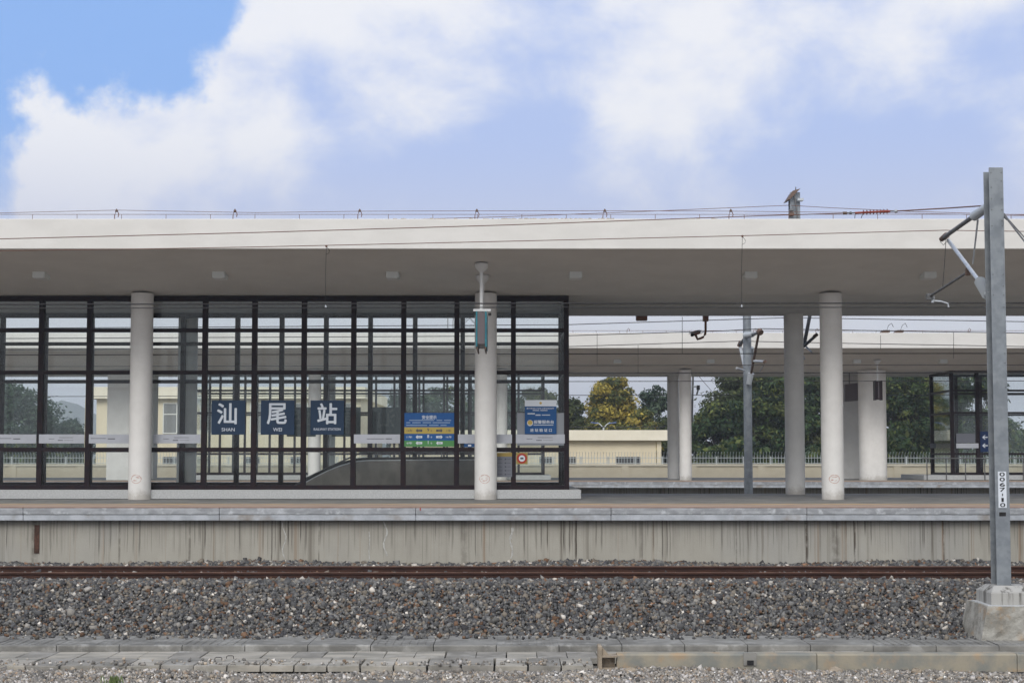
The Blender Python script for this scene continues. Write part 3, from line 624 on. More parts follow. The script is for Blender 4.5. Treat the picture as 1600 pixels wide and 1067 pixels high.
# ---------------------------------------------------------------- glass rooms
XM1 = [-16.75, -15.5, -14.26, -13.06, -11.77, -10.57, -9.20, -7.68, -6.44, -5.20, -3.96, -2.71, -1.38, 0.035, 1.36]
ZT1 = [(1.335, 1.445), (2.283, 2.379), (4.201, 4.297), (5.257, 5.352), (6.035, 6.165)]
NSIDE = 2
def room(lab, XM, ZT, yf, yr, kx1, kz, depthw, mw, glass, kerb_front, kx0=None, panes=True, left_end=False):
    r_ = thing('glass_room', lab, 'glass room', ((XM[0] + XM[-1]) / 2, (yf + yr) / 2, PT), 'glass rooms over the stairs')
    MB().box(kx0 if kx0 is not None else XM[0], kx1, kerb_front, yr + .55, PT + .0115, kz).build('kerb', M['kerb'], r_, bevel=.01)
    for Y in (yf, yr):
        for i, x_ in enumerate(XM):
            MB().box(x_ - mw / 2, x_ + mw / 2, Y - depthw / 2, Y + depthw / 2, kz + .0005, ZT[-1][1] - .0005).build('mullion', M['frame'], r_)
        for i in range(len(XM) - 1):
            a0, a1 = XM[i] + mw / 2, XM[i + 1] - mw / 2
            for z0, z1 in ZT: MB().box(a0 + .0003, a1 - .0003, Y - depthw * .42, Y + depthw * .42, z0, z1 - (0.001 if z1 == ZT[-1][1] else 0)).build('transom', M['frame'], r_)
            if panes:
                pm = MB()
                for (zl, zh) in zip(ZT[:-1], ZT[1:]):
                    pm.box(a0, a1, Y - .006, Y + .006, zl[1], zh[0])
                pm.build('pane', glass, r_)
    ends = [XM[-1]] + ([XM[0]] if left_end else [])
    for x_ in ends:
        n_ = NSIDE
        yy = [yf + (yr - yf) * k / n_ for k in range(n_ + 1)]
        for y_ in yy[1:-1]: MB().box(x_ - mw / 2, x_ + mw / 2, y_ - depthw / 2, y_ + depthw / 2, kz + .0005, ZT[-1][1] - .001).build('mullion', M['frame'], r_)
        for k in range(n_):
            for z0, z1 in ZT: MB().box(x_ - mw * .42, x_ + mw * .42, yy[k] + depthw / 2 + .0003, yy[k + 1] - depthw / 2 - .0003, z0, z1 - (0.001 if z1 == ZT[-1][1] else 0)).build('transom', M['frame'], r_)
            pm = MB()
            for (zl, zh) in zip(ZT[:-1], ZT[1:]): pm.box(x_ - .006, x_ + .006, yy[k] + depthw / 2, yy[k + 1] - depthw / 2, zl[1], zh[0])
            pm.build('pane', glass, r_)
    return r_
G1 = room('large dark framed glass room on the near platform behind the left and middle columns', XM1, ZT1, 35.5, 39.7, 1.70, 1.335, .14, .125, M['glass'], 35.13)
ZT2 = [(1.335, 1.43), (2.285, 2.375), (4.21, 4.30), (5.26, 5.35), (6.13, 6.235)]
XM2 = [-14.92 + 1.172 * k for k in range(15)]
G2 = room('far glass room seen through the near one, left of the low yellow building', XM2, ZT2, 67.0, 70.2, 1.82, 1.335, .10, .10, M['glass'], 66.75, kx0=-15.3, left_end=True)
XM3 = [20.72 + 1.2 * k for k in range(9)]
NSIDE = 1
G3 = room('far glass room partly behind the steel mast at the right edge', XM3, ZT2, 67.0, 70.2, 30.6, 1.335, .14, .16, M['glass'], 66.75, kx0=19.3, left_end=True)
# escalator balustrades in the near room
def escal(lab, X0, X1, pts, ys, top, name='escalator'):
    e = thing(name, lab, 'escalator', ((X0 + X1) / 2, sum(ys) / 2, PT), 'escalator balustrades')
    for y_ in ys:
        pr = [(X0, PT + .013)] + pts + [(X1, PT + .013)]
        MB().prism(pr, y_ - .05, y_ + .05, 'y').build('side_panel', M['bal_steel'], e)
        hr = [(p[0], y_, p[1] + .035) for p in pts] 
        MB().tube(hr, .033, 8).build('handrail', M['black'], e, smooth=True)
        MB().prism([(p[0], p[1] + .0003) for p in pts] + [(p[0], p[1] - .03) for p in pts[::-1]], y_ - .056, y_ - .0505, 'y').build('edge_trim', M['alu'], e)
    return e
pts = []
for px, py in ((452, 766), (475, 754), (493, 744), (511, 735), (529, 727.5), (547, 722), (560, 719.5), (575, 718.3), (600, 718), (660, 717.6), (746, 717.3)):
    q_ = at(px, py, 37.0); pts.append((q_.x, q_.z))
pts[0] = (pts[0][0], PT + .02)
E1 = escal('escalator side panels of dull steel curving up inside the near glass room', pts[0][0], pts[-1][0], pts, (37.0, 38.3), None)
gr = MB(); h2 = [at(px, py, 38.6) for px, py in ((452, 764), (478, 747), (520, 727), (565, 706.5), (610, 706.2), (744, 706))]
rr = thing('stair_railing', 'thin steel stair railing rising behind the escalator side panel', 'railing', (h2[3].x, 38.6, PT))
MB().tube(h2, .022, 8).build('top_rail', M['steel_dark'], rr)
MB().tube([(v.x, 38.6, v.z - .17) for v in h2[3:]], .014, 6).build('lower_rail', M['steel_dark'], rr)
for i, px in enumerate((470, 510, 550, 590, 640, 690, 742)):
    v = at(px, 700, 38.6); zt_ = float(np.interp(v.x, [h.x for h in h2], [h.z for h in h2])); MB().cyl((v.x, 38.6, PT + .013), (v.x, 38.6, zt_ - .01), .018, n=8).build('railing_post', M['steel_dark'], rr)
# ---------------------------------------------------------------- name boards and notices
yb = 35.42
M['dull_film'] = mat('dull_grey_poster', (.15, .16, .19), .5)
M['dull_yellow'] = mat('dull_yellow_print', (.30, .22, .06), .5)
M['navy'] = mat('navy_board', (.004, .022, .085), .4)
def board(name, lab, cat, px0, py0, px1, py1, Y, m_, th=.02, group=None):
    a, c_ = at(px0, py0, Y), at(px1, py1, Y)
    t_ = thing(name, lab, cat, ((a.x + c_.x) / 2, Y, c_.z), group)
    o = MB().box(a.x, c_.x, Y - th, Y, c_.z, a.z); o.build('panel', m_, t_, bevel=.003)

    return t_, a, c_
NS = 'station name boards'
for (x0, x1, ch, la, h, wl_, lab) in ((331, 383, '汕', 'SHAN', 34, None, 'dark blue board with a large white character above SHAN'), (408, 460, '尾', 'WEI', 34, None, 'dark blue board with a large white character above WEI'), (485.5, 537.5, '站', 'RAILWAY STATION', 35, None, 'dark blue board with a large white character above RAILWAY STATION')):
    t_, a, c_ = board('station_name_board', lab, 'name board', x0, 625.5, x1, 679, yb, M['sign_blue'], group=NS)
    cx = (a.x + c_.x) / 2
    cxx = cx + (-.035 if ch == '汕' else (-.02 if ch == '尾' else 0))
    text('lettering', ch, .505, M['letter'], t_, (cxx, yb - .0235, at(0, 646.2, yb).z), width=.475, bold=.022)
    wd = {'SHAN': .325, 'WEI': .22, 'RAILWAY STATION': .665}[la]
    text('lettering', la, {'SHAN': .085, 'WEI': .085, 'RAILWAY STATION': .062}[la], M['letter'], t_, (cx, yb - .0235, at(0, 671 if la != 'RAILWAY STATION' else 670.5, yb).z), width=wd, bold=.012)
# the same three words on the rear glass, seen from behind
for (cx, ch, la, lab) in ((471.5, '站', 'RAILWAY STATION', 'dim grey-green back of a name board on the rear glass, right of the WEI board'), (541.5, '尾', 'WEI', 'dim back of a name board on the rear glass, right of the RAILWAY STATION board'), (604.5, '汕', 'SHAN', 'dim grey-green back of a name board on the rear glass, left of the safety notice')):
    yr_ = 39.78
    t_, a, c_ = board('station_name_board', lab, 'name board', cx - 23, 636, cx + 22, 682, yr_ + .02, M['sign_back'], group='name boards on the rear glass')
    text('lettering', ch, .50, M['back_letter'], t_, ((a.x + c_.x) / 2, yr_ - .0035, at(0, 653, yr_).z), width=.46, bold=.02, face=-1)
    text('lettering', la, .07, M['back_letter'], t_, ((a.x + c_.x) / 2, yr_ - .0035, at(0, 674, yr_).z), width={'SHAN': .3, 'WEI': .2, 'RAILWAY STATION': .6}[la], face=-1)
# safety notice
t_, a, c_ = board('safety_notice', 'blue, yellow and green platform safety notice with car arrows', 'notice', 632, 645, 709.5, 697.5, yb, M['blue'])
W_, H_ = c_.x - a.x, a.z - c_.z; cx = (a.x + c_.x) / 2
U = lambda u: a.x + W_ * u
V = lambda v: a.z - H_ * v
yl = yb - .0235
def patch(u0, v0, u1, v1, m_, nm, y_=None): MB().box(U(u0), U(u1), (y_ or yb - .024), yb - .0203, V(v1), V(v0)).build(nm, m_, t_)
patch(.0, .425, 1, .62, M['yellow'], 'yellow_band'); patch(0, .82, 1, 1, M['green'], 'green_band')
text('lettering', '安全提示', .095, M['white_print'], t_, (U(.5), yl, V(.128)), width=.36, bold=.02)
for v, segs in ((.22, ((.10, .60), (.65, .76), (.80, .94))), (.29, ((.04, .12), (.16, .33), (.37, .54), (.57, .92))), (.365, ((.04, .46), (.50, .69), (.73, .85)))):
    bb = MB()
    for s0, s1 in segs:
        u = s0
        while u < s1: bb.box(U(u), U(min(u + .0145, s1)), yl - .001, yl + .002, V(v + .016), V(v - .016)); u += .019
    bb.build('small_print', mat('dim_print', (0.30, 0.40, 0.55)) if 'dim_print' not in bpy.data.materials else bpy.data.materials['dim_print'], t_)
def arrow(u, v, s_, m_, m2):
    cx_, cz = U(u), V(v); L, h = .13 / 2 * W_, .032 * H_
    pr = [(cx_ - L, cz), (cx_ - L + .045, cz + h + .025), (cx_ - L + .045, cz + h), (cx_ + L, cz + h), (cx_ + L, cz - h), (cx_ - L + .045, cz - h), (cx_ - L + .045, cz - h - .025)]
    if s_ < 0: pr = [(2 * cx_ - p[0], p[1]) for p in pr]
    MB().prism(pr, yl - .004, yl - .0005, 'y').build('arrow', m_, t_)
    MB().box(cx_ - L * .45, cx_ + L * .55, yl - .006, yl - .0042, cz - .004, cz + .004).build('arrow_print', m2, t_)
for v, col, m_, m2, L, C_, R_, d1, d2 in ((.525, 'y', M['ink'], M['yellow'], '16车', '9', '1车', 1, -1), (.715, 'b', M['white_print'], M['ink'], '1车', '8', '16车', 1, -1), (.895, 'g', M['white_print'], M['ink'], '8车', '1', '', 1, 1)):
    tm = M['ink'] if col == 'y' else M['white_print']
    yy = yl - .001
    text('lettering', L, .055, tm, t_, (U(.105), yy, V(v)), width=.14, bold=.01)
    text('lettering', C_, .078, tm, t_, (U(.48), yy, V(v - .02)), bold=.02)
    text('lettering', '车', .045, tm, t_, (U(.545), yy, V(v + .005)), bold=.01)
    if R_: text('lettering', R_, .055, tm, t_, (U(.895), yy, V(v)), width=.14 if len(R_) == 3 else .11, bold=.01)
    arrow(.295, v, d1, m_, m2); arrow(.705, v, d2, m_, m2)
# police notice on a grey film
t_, a, c_ = board('grey_window_film', 'grey film stuck on the last pane behind the police notice', 'window film', 808, 645, 882, 695.5, yb + .035, M['grey_film'], th=.005)
t_, a, c_ = board('police_notice', 'blue police service notice with gold badge and white top on the last pane', 'notice', 820, 625, 869.5, 678, yb, M['blue2'])
W_, H_ = c_.x - a.x, a.z - c_.z
patch(0, 0, 1, .185, M['white_print'], 'white_band')
text('lettering', '惠州铁路公安处汕尾站派出所', .035, M['white_print'], t_, (U(.49), yl - .001, V(.245)), width=.68, bold=.015)
bb = MB(); 
for s0, s1, v, hh in ((.25, .46, .305, .012), (.49, .72, .305, .012), (.09, .32, .40, .02), (.34, .50, .44, .017), (.54, .80, .44, .012), (.28, .90, .735, .012)):
    u = s0
    while u < s1: bb.box(U(u), U(min(u + .017, s1)), yl - .001, yl + .002, V(v + hh), V(v - hh)); u += .023
bb.build('small_print', M['white_print'], t_)
text('lettering', '报警服务台', .085, M['white_print'], t_, (U(.60), yl - .001, V(.645)), width=.50, bold=.02)
text('lettering', '进 站 验 证 口', .080, M['white_print'], t_, (U(.51), yl - .001, V(.885)), width=.535, bold=.02)
def disc(cx_, cz, r_, y_, m_, nm, par, th=.003, n=24): MB().cyl((cx_, y_, cz), (cx_, y_ + th, cz), r_, n=n).build(nm, m_, par)
disc(U(.165), V(.675), .075, yl - .002, M['white_print'], 'badge_rim', t_); disc(U(.165), V(.665), .062, yl - .0045, M['gold'], 'badge', t_, .0024)
disc(U(.165), V(.66), .022, yl - .0065, M['yellow'], 'badge_centre', t_, .0018)
disc(U(.50), V(.09), .032, yl - .004, M['gold'], 'badge', t_)
# pale strips along the panes
ST = ['pale printed strip across the leftmost visible pane', 'pale printed strip across the second pane from the left edge', 'pale printed strip across the pane just left of the left round column', 'pale printed strip across the pane just right of the left round column', 'pale printed strip across the pane between the station name boards and the safety notice', 'pale printed strip just left of the middle round column', 'pale printed strip just right of the middle round column', 'pale printed strip under the police notice']
for i, (x0, x1, mk) in enumerate(((-8, 56.5, 0), (61, 131.5, 1), (139, 205, 0), (239, 313.5, 1), (553, 625, 0), (715.5, 745, 2), (776, 800, 2), (806, 882.5, 1))):
    y_ = 35.432
    t_, a, c_ = board('printed_strip', ST[i], 'sticker', x0, 678.5, x1, 692.5, y_, M['strip'], th=.004, group='pale strips along the glass')
    W_, H_ = c_.x - a.x, a.z - c_.z
    mk_ = MB()
    S = {0: ((.05, .40, .45, .035), (.45, .62, .5, .06)) if i != 4 else ((.28, .66, .5, .04), (.69, .82, .5, .06)), 1: ((.22, .34, .5, .03), (.45, .75, .36, .03), (.42, .53, .66, .05), (.56, .76, .66, .02)), 2: ()}[mk]
    for s0, s1, v, hh in S:
        u = s0
        while u < s1: mk_.box(U(u), U(min(u + .022, s1)), y_ - .0055, y_ - .0035, V(v + hh), V(v - hh)); u += .028
    if S: mk_.build('small_print', M['ink'], t_)
yb2 = yb
t_, a, c_ = board('escalator_notice', 'grey instruction poster with yellow heading beside the middle column', 'notice', 776.5, 707, 800, 745, yb + .012, M['dull_film'], th=.006)
W_, H_ = c_.x - a.x, a.z - c_.z
yk = yb + .004
MB().box(a.x, c_.x, yk - .001, yb + .0058, V(.16), V(0)).build('yellow_heading', M['dull_yellow'], t_)
mk_ = MB()
for k in range(5):
    v = .27 + k * .155; mk_.box(U(.52), U(.62), yk, yb + .0058, V(v + .03), V(v - .03)); mk_.box(U(.05), U(.36), yk, yb + .0058, V(v + .01), V(v - .01)); mk_.box(U(.68), U(.93), yk, yb + .0058, V(v + .008), V(v - .008))
mk_.build('small_print', M['ink'], t_)
t_, a, c_ = board('round_warning_sticker', 'red ringed round warning sticker on a yellow square under the police notice', 'sticker', 806.5, 707, 824.5, 725, yb + .012, M['dull_yellow'], th=.005)
cx, cz = (a.x + c_.x) / 2, (a.z + c_.z) / 2
disc(cx, cz, .128, yb + .003, M['red_print'], 'red_ring', t_); disc(cx, cz, .078, yb - .0, M['white_print'], 'white_centre', t_); 
MB().box(cx - .04, cx + .04, yb - .003, yb - .0005, cz - .022, cz + .025).build('pictogram', M['ink'], t_, bevel=.002)
t_, a, c_ = board('small_blue_sticker', 'small blue and white sticker low beside the middle column', 'sticker', 725, 693, 743, 698.5, yb + .03, M['blue2'], th=.004)
MB().box(a.x + .1, a.x + .18, yb + .0235, yb + .0255, c_.z + .02, a.z - .02).build('white_mark', M['white_print'], t_)
# direction board on the far shelter
t_, a, c_ = board('direction_board', 'dark blue direction board with white left arrows on the far glass room', 'direction board', 1531, 674, 1560, 706, 66.9, M['navy'], th=.04)
for py in (683, 696):
    q_ = at(1540, py, 66.85); h = .045
    MB().prism([(q_.x - .16, q_.z), (q_.x - .05, q_.z + .10), (q_.x - .0, q_.z + .10), (q_.x - .075, q_.z + .025), (q_.x + .10, q_.z + .025), (q_.x + .10, q_.z - .025), (q_.x - .075, q_.z - .025), (q_.x, q_.z - .10), (q_.x - .05, q_.z - .10)], 66.85, 66.858, 'y').build('arrow', M['white_print'], t_)
for i, (x0, x1, lb) in enumerate(((1453, 1485, 'dull strip on the rear glass at the left of the far right glass room'), (1494, 1529, 'pale strip on the front glass of the far right glass room'))):
    t_, a, c_ = board('printed_strip', lb, 'sticker', x0, 692.5, x1, 700, 66.9 if i else 70.1, M['strip' if i else 'dull_film'], th=.01, group='strips on the far right glass')
t_, a, c_ = board('grey_window_film', 'grey film above the pale strip on the far right glass room', 'window film', 1494, 677, 1524, 691.5, 66.92, M['dull_film'], th=.01)
# far display with pole, dark board by the rear pier, and escalator in the right far room
q0, q1 = at(1367, 595, 64.4), at(1379, 624, 64.4); fx = (q0.x + q1.x) / 2
fd = thing('hanging_display', 'small dark display hanging end-on before the broad white pier at right', 'display', (fx, 64.9, q1.z))
MB().box(fx - .11, fx + .11, 64.4, 64.75, q1.z, q0.z).build('display_body', M['frame'], fd, bevel=.01)
MB().box(fx - .02, fx + .02, 64.392, 64.3995, q1.z + .05, q0.z - .05).build('centre_stripe', M['disp'], fd)
for s_ in (-1, 1): MB().box(fx + s_ * .14 - .028, fx + s_ * .14 + .028, 64.38, 64.75, q1.z - .03, q0.z + .02).build('screen_side', M['frame'], fd)
MB().cyl((fx, 64.6, q0.z), (fx, 64.6, sof2(64.6) + .01), .04, n=10).build('pole', M['white_cab'], fd)
MB().lathe((fx, 64.6, sof2(64.6) + .01), [(.04, -.2), (.12, -.13), (.17, -.04), (.17, 0)], 16).build('ceiling_rose', M['white_cab'], fd)
q0, q1 = at(1322, 600, 68.6), at(1352, 627, 68.6)
db = thing('hanging_board', 'dark rectangular display board hanging before the shaded rear pier', 'display', ((q0.x + q1.x) / 2, 68.6, q1.z))
MB().hexa([(q0.x, 68.9, q1.z), (q1.x, 68.4, q1.z + .06), (q1.x, 68.6, q1.z + .06), (q0.x, 69.1, q1.z)], [(q0.x, 68.9, q0.z), (q1.x, 68.4, q0.z + .1), (q1.x, 68.6, q0.z + .1), (q0.x, 69.1, q0.z)]).build('display_body', M['disp'], db, bevel=.01)
for u in (.25, .75): MB().cyl((q0.x + (q1.x - q0.x) * u, 69.0 - .5 * u, q0.z), (q0.x + (q1.x - q0.x) * u, 69.0 - .5 * u, 6.245), .025, n=8).build('hanger', M['steel_dark'], db)
pts = [(24.6, PT + .02), (25.2, PT + .5), (25.9, PT + .85), (26.6, PT + .98), (30.0, PT + 1.0)]
E2 = escal('escalator side panels in the far glass room right of the mast', 24.6, 30.0, pts, (68.0, 69.2), None)
pts = [(-11.2, PT + .02), (-10.2, PT + .55), (-9.3, PT + .9), (-8.2, PT + 1.0), (-4.6, PT + 1.0)]
# railing left of the far right glass room
fr = thing('guard_railing', 'thin grey guard railing before the far right glass room', 'railing', (21.0, 66.6, PT))
MB().tube([(19.2, 66.62, 2.12), (24.0, 66.62, 2.12)], .03, 6).build('top_rail', M['steel_dark'], fr)
for x_ in (19.4, 20.3, 21.2, 22.1, 23.0, 23.9): MB().cyl((x_, 66.62, PT), (x_, 66.62, 2.10), .025, n=6).build('railing_post', M['steel_dark'], fr)
# ---------------------------------------------------------------- the near steel mast
mx, my = 8.045, 23.53
MT = thing('catenary_mast', 'grey steel catenary mast with bracket arms and plate 0067-10 on a concrete footing', 'mast', (mx, my, .03))
TOPZ = 6.93
hw = .118
MB().box(mx - hw, mx + hw, my - .125, my - .111, .035, TOPZ).build('front_flange', M['steel'], MT, bevel=.003)
MB().box(mx - hw - .012, mx + hw - .012, my + .111, my + .125, .035, TOPZ - .03).build('rear_flange', M['steel'], MT, bevel=.003)
MB().box(mx - .006, mx + .006, my - .1107, my + .1107, .035, TOPZ - .02).build('web', M['steel_dark'], MT)
bo = MB()
for py in (270, 283, 311, 328, 345, 353, 429, 447, 461, 480, 519, 552, 567, 605):
    z_ = at(1555, py, 23.4).z
    for s_ in ((-1, 1) if py in (311, 328, 353, 429, 461) else (1,)): bo.cyl((mx + s_ * .085, my - .134, z_), (mx + s_ * .085, my - .1252, z_), .009, n=6)
for py in (270, 293): z_ = at(1555, py, 23.4).z; bo.cyl((mx - .085, my - .134, z_), (mx - .085, my - .1252, z_), .009, n=6)
bo.build('bolt_heads', M['steel_dark'], MT)
a, c_ = at(1559.5, 736.5, 23.39), at(1573.5, 793, 23.39)
pl = MB().box(a.x, c_.x, my - .131, my - .1254, c_.z, a.z).build('number_plate', M['white_print'], MT)
zz = np.linspace(a.z - .045, c_.z + .045, 7); pcx = (a.x + c_.x) / 2
for ch, z_ in zip('0067|10', zz):
    if ch == '|': MB().box(pcx - .008, pcx + .008, my - .134, my - .1315, z_ - .02, z_ + .02).build('lettering', M['black'], MT)
    else: text('lettering', ch, .062, M['black'], MT, (pcx, my - .133, z_), width=.085 if ch != '1' else .035, bold=.03)
a = at(1567, 803, 23.39)
MB().box(a.x - .055, a.x + .055, my - .131, my - .1254, a.z - .032, a.z + .032).build('small_dark_plate', M['black'], MT, bevel=.01)
# footing
ft = thing('mast_footing', 'rough concrete footing block with a chamfered streaked pedestal under the steel mast', 'footing', (8.3, 23.6, ZG))
px_ = 8.13
c1, c2 = .285, .385
MB().hexa([(px_ - c2, my - .38, -.262), (px_ + c2, my - .38, -.262), (px_ + c2, my + .38, -.262), (px_ - c2, my + .38, -.262)], [(px_ - c2, my - .38, -.06), (px_ + c2, my - .38, -.06), (px_ + c2, my + .38, -.06), (px_ - c2, my + .38, -.06)]).build('pedestal', M['pedestal'], ft, bevel=.012)
MB().hexa([(px_ - c2 + .01, my - .37, -.0597), (px_ + c2 - .01, my - .37, -.0597), (px_ + c2 - .01, my + .37, -.0597), (px_ - c2 + .01, my + .37, -.0597)], [(px_ - c1, my - .2, .036), (px_ + c1 - .02, my - .2, .036), (px_ + c1 - .02, my + .2, .036), (px_ - c1, my + .2, .036)]).build('pedestal_cap', M['pedestal'], ft, bevel=.012)
rs = np.random.RandomState(8)
blk = MB(); nx, nz = 14, 6
def bl_pt(u, v, yy):   # slightly uneven front
    xl = 7.63 - .13 * (1 - v); return (xl + (9.35 - xl) * u, yy + rs.uniform(-.012, .012), -.86 + (.595 + rs.uniform(-.006, .006)) * v)
fr_ = [[bl_pt(i / nx, j / nz, 23.0 - .03 * (1 - j / nz)) for i in range(nx + 1)] for j in range(nz + 1)]
vs = [p for row in fr_ for p in row]; nb_ = len(vs)
bk = [(p[0], 24.05, p[2]) for p in vs]
fs = [(j * (nx + 1) + i, j * (nx + 1) + i + 1, (j + 1) * (nx + 1) + i + 1, (j + 1) * (nx + 1) + i) for j in range(nz) for i in range(nx)]
per = [i for i in range(nx + 1)] + [(j) * (nx + 1) + nx for j in range(1, nz + 1)] + [nz * (nx + 1) + i for i in range(nx - 1, -1, -1)] + [j * (nx + 1) for j in range(nz - 1, 0, -1)]
fs += [(per[k], nb_ + per[k], nb_ + per[(k + 1) % len(per)], per[(k + 1) % len(per)]) for k in range(len(per))]
fs += [tuple(f_[::-1][k] + nb_ for k in range(4)) for f_ in fs[:nx * nz]]
blk.add(vs + bk, fs); blk.build('footing_block', M['footing'], ft)
MB().prism([(23.02, -.2645), (23.9, -.2645), (23.9, -.25), (23.05, -.2555)], 7.66, 9.3).build('mortar_rim', M['kerb'], ft)
# bracket arms, reaching back over the track
def P(px, py, Y): return at(px, py, Y)
def ribbed(p0, p1, r0, r1, n, m_, nm, par):
    p0, p1 = Vector(p0), Vector(p1); mb = MB()
    mb.cyl(p0, p1, r0, n=10)
    for i in range(n):
        t0 = (i + .25) / n; t1 = (i + .6) / n
        mb.cyl(p0.lerp(p1, t0), p0.lerp(p1, t1), r1, r0 * 1.1, n=14)
    return mb.build(nm, m_, par)
ca = thing('bracket_arm', 'grey tube bracket arm reaching from the near steel mast over the rusty track', 'bracket arm', (mx, my + .3, 6.0))
a0, a1, a2 = P(1536, 325, 23.72), P(1527, 334, 24.1), P(1475, 371, 27.3)
MB().cyl(P(1545, 322, 23.66), P(1522, 338, 24.15), .075, .085, n=16).build('upper_insulator', M['insul_grey'], ca, smooth=True)
MB().cyl(P(1524, 336, 24.15), a2, .04, n=12).build('top_tube', M['steel_dark'], ca, smooth=True)
MB().cyl(P(1479, 368, 27.2), P(1471, 374, 27.42), .062, .05, n=12).build('end_fitting', M['brown_lamp'], ca)
ribbed(P(1543, 460, 23.66), P(1530, 438, 24.3), .05, .098, 6, M['insul_grey'], 'ribbed_insulator', ca)
MB().cyl(P(1531, 441, 24.2), P(1482, 376, 27.3), .037, n=12).build('diagonal_tube', M['alu'], ca, smooth=True)
MB().cyl(P(1528, 343, 24.4), P(1520, 412, 25.1), .018, .014, n=8).build('tie_rod', M['alu'], ca)
MB().cyl(P(1514, 424, 25.4), P(1453, 463, 27.3), .024, n=10).build('registration_tube', M['steel_dark'], ca, smooth=True)
MB().cyl(P(1513, 419, 25.35), P(1512, 430, 25.4), .05, n=10).build('clamp', M['brown_lamp'], ca)
MB().box(P(1448, 465, 27.3).x, P(1458, 465, 27.3).x, 27.25, 27.35, P(0, 468, 27.3).z, P(0, 459, 27.3).z).build('clamp', M['steel_dark'], ca)
sa = [P(1457, 470, 27.3), P(1470, 471, 27.3), P(1481, 474.5, 27.3), P(1482, 480, 27.3)]
MB().tube(sa, .018, 8).build('steady_arm', M['alu'], ca)
MB().cyl(P(1458, 463, 27.3), P(1457, 473, 27.3), .03, n=8).build('steady_pivot', M['alu'], ca)
MB().tube([P(1478, 372, 27.3), P(1476, 410, 27.3), P(1473, 448, 27.2)], .006, 5).build('hanger_wire', M['wire_dark'], ca)
MB().tube([P(1473, 372, 27.3), P(1469, 378, 27.3), P(1474, 383, 27.3), P(1479, 378, 27.3)], .006, 5).build('wire_loop', M['wire_dark'], ca)
st = MB(); st.cyl(P(1568, 336, 23.5), P(1574, 343, 23.3), .035, .02, n=8); st.cyl(P(1574, 343, 23.3), P(1606, 384, 22.5), .014, n=6); st.cyl(P(1573, 340, 23.35), P(1612, 384, 22.7), .01, n=6)
st.build('stay_wire', M['steel_dark'], ca)
# ---------------------------------------------------------------- wires over the near track
def wire(lab, pts, r_, m_='wire', sag=0, group='overhead wires', par=None, n=9):
    P_ = [Vector(p) for p in pts]
    if len(P_) > 3 or abs(P_[-1].x - P_[0].x) > 20:      # carry the long wires on beyond the frame
        if P_[0].x < -8: P_.insert(0, P_[0] + (P_[0] - P_[1]).normalized() * 16)
        if P_[-1].x > 10.5: P_.append(P_[-1] + (P_[-1] - P_[-2]).normalized() * 16)
    if sag:
        Q = []
        for a_, b_ in zip(P_[:-1], P_[1:]):
            for i in range(n): t_ = i / n; q_ = a_.lerp(b_, t_); q_.z -= sag * 4 * t_ * (1 - t_); Q.append(q_)
        P_ = Q + [P_[-1]]
    o = MB().tube(P_, r_ * (1.2 if Vector(P_[0]).y < 34 else 1.1), 6).build('overhead_wire', M[m_])
    return tag(o, lab, 'wire', group)
wire('rusty wire crossing the fascia from the left edge to the red insulator', [P(-160, 377, 27.3), P(0, 373.5, 27.3), P(400, 363.5, 27.3), P(800, 351.5, 27.3), P(1200, 337, 27.3), P(1316, 333.5, 27.3)], .0075)
wire('thick rusty wire from the red insulator to the top of the near mast', [P(1402, 330, 27.0), P(1480, 325.5, 26), P(1539, 321.5, 23.8)], .011)
wire('wire running low across the fascia to the end of the bracket arm', [P(-160, 395, 27.3), P(0, 392, 27.3), P(200, 389.5, 27.3), P(400, 386, 27.3), P(800, 377, 27.3), P(1160, 368.5, 27.3), P(1475, 360, 27.3), P(1760, 364, 27.3)], .0065)
wire('black contact wire running level across the columns under the near canopy', [P(-160, 482.2, 27.3), P(800, 480.3, 27.3), P(1482, 480.3, 27.3), P(1760, 480.6, 27.3)], .008, 'wire_dark')
wire('thick black cable strung across just above the contact wire, right of the glass room', [P(-160, 476, 29.0), P(800, 474.2, 29.0), P(1760, 473.4, 29.0)], .012, 'wire_dark')
wire('thin wire passing over the hooks of the canopy roof', [P(-160, 335, 31.2), P(0, 333, 31.2), P(182, 328.6, 31.2), P(400, 332.5, 31.2), P(562, 330.3, 31.2), P(745, 329.7, 31.2), P(945, 329.5, 31.2), P(1142, 330.2, 31.2), P(1400, 333, 31.2), P(1760, 341, 31.2)], .005)
wire('thin wire rising from the roof edge to the mast top behind the canopy', [P(640, 343, 46), P(800, 338.5, 46), P(1000, 331, 46), P(1232, 321, 46), P(1300, 325, 44), P(1420, 330.5, 40), P(1760, 341, 36)], .009)
ins = thing('red_insulator', 'long red ribbed insulator in the wire left of the near mast', 'insulator', P(1359, 331, 27.2), )
a, c_ = P(1336, 333, 27.25), P(1391, 330.3, 27.1)
mb = MB(); mb.cyl(a, c_, .022, n=10)
for i in range(8): q_ = P(1349 + i * 5.3, 332.4 - i * .26, 27.2); q2 = q_.copy(); q2.x += .012; mb.cyl(q_, q2, .052, .03, n=12)
mb.build('ribbed_core', M['insul_red'], ins)
MB().cyl(P(1317, 333.4, 27.3), P(1323, 333.2, 27.3), .03, n=8).build('end_clamp', M['brown_lamp'], ins)
MB().cyl(P(1323, 333.2, 27.3), P(1337, 332.6, 27.3), .013, n=8).build('link', M['steel_dark'], ins)
MB().lathe(P(1329, 333, 27.3) - Vector((0, 0, .03)), [(.005, 0), (.03, .015), (.03, .045), (.005, .06)], 10).build('link_ball', M['steel_dark'], ins)
MB().lathe(P(1400, 330, 27.1) - Vector((0, 0, .035)), [(.01, 0), (.035, .02), (.035, .05), (.01, .07)], 10).build('link_ball', M['insul_grey'], ins)
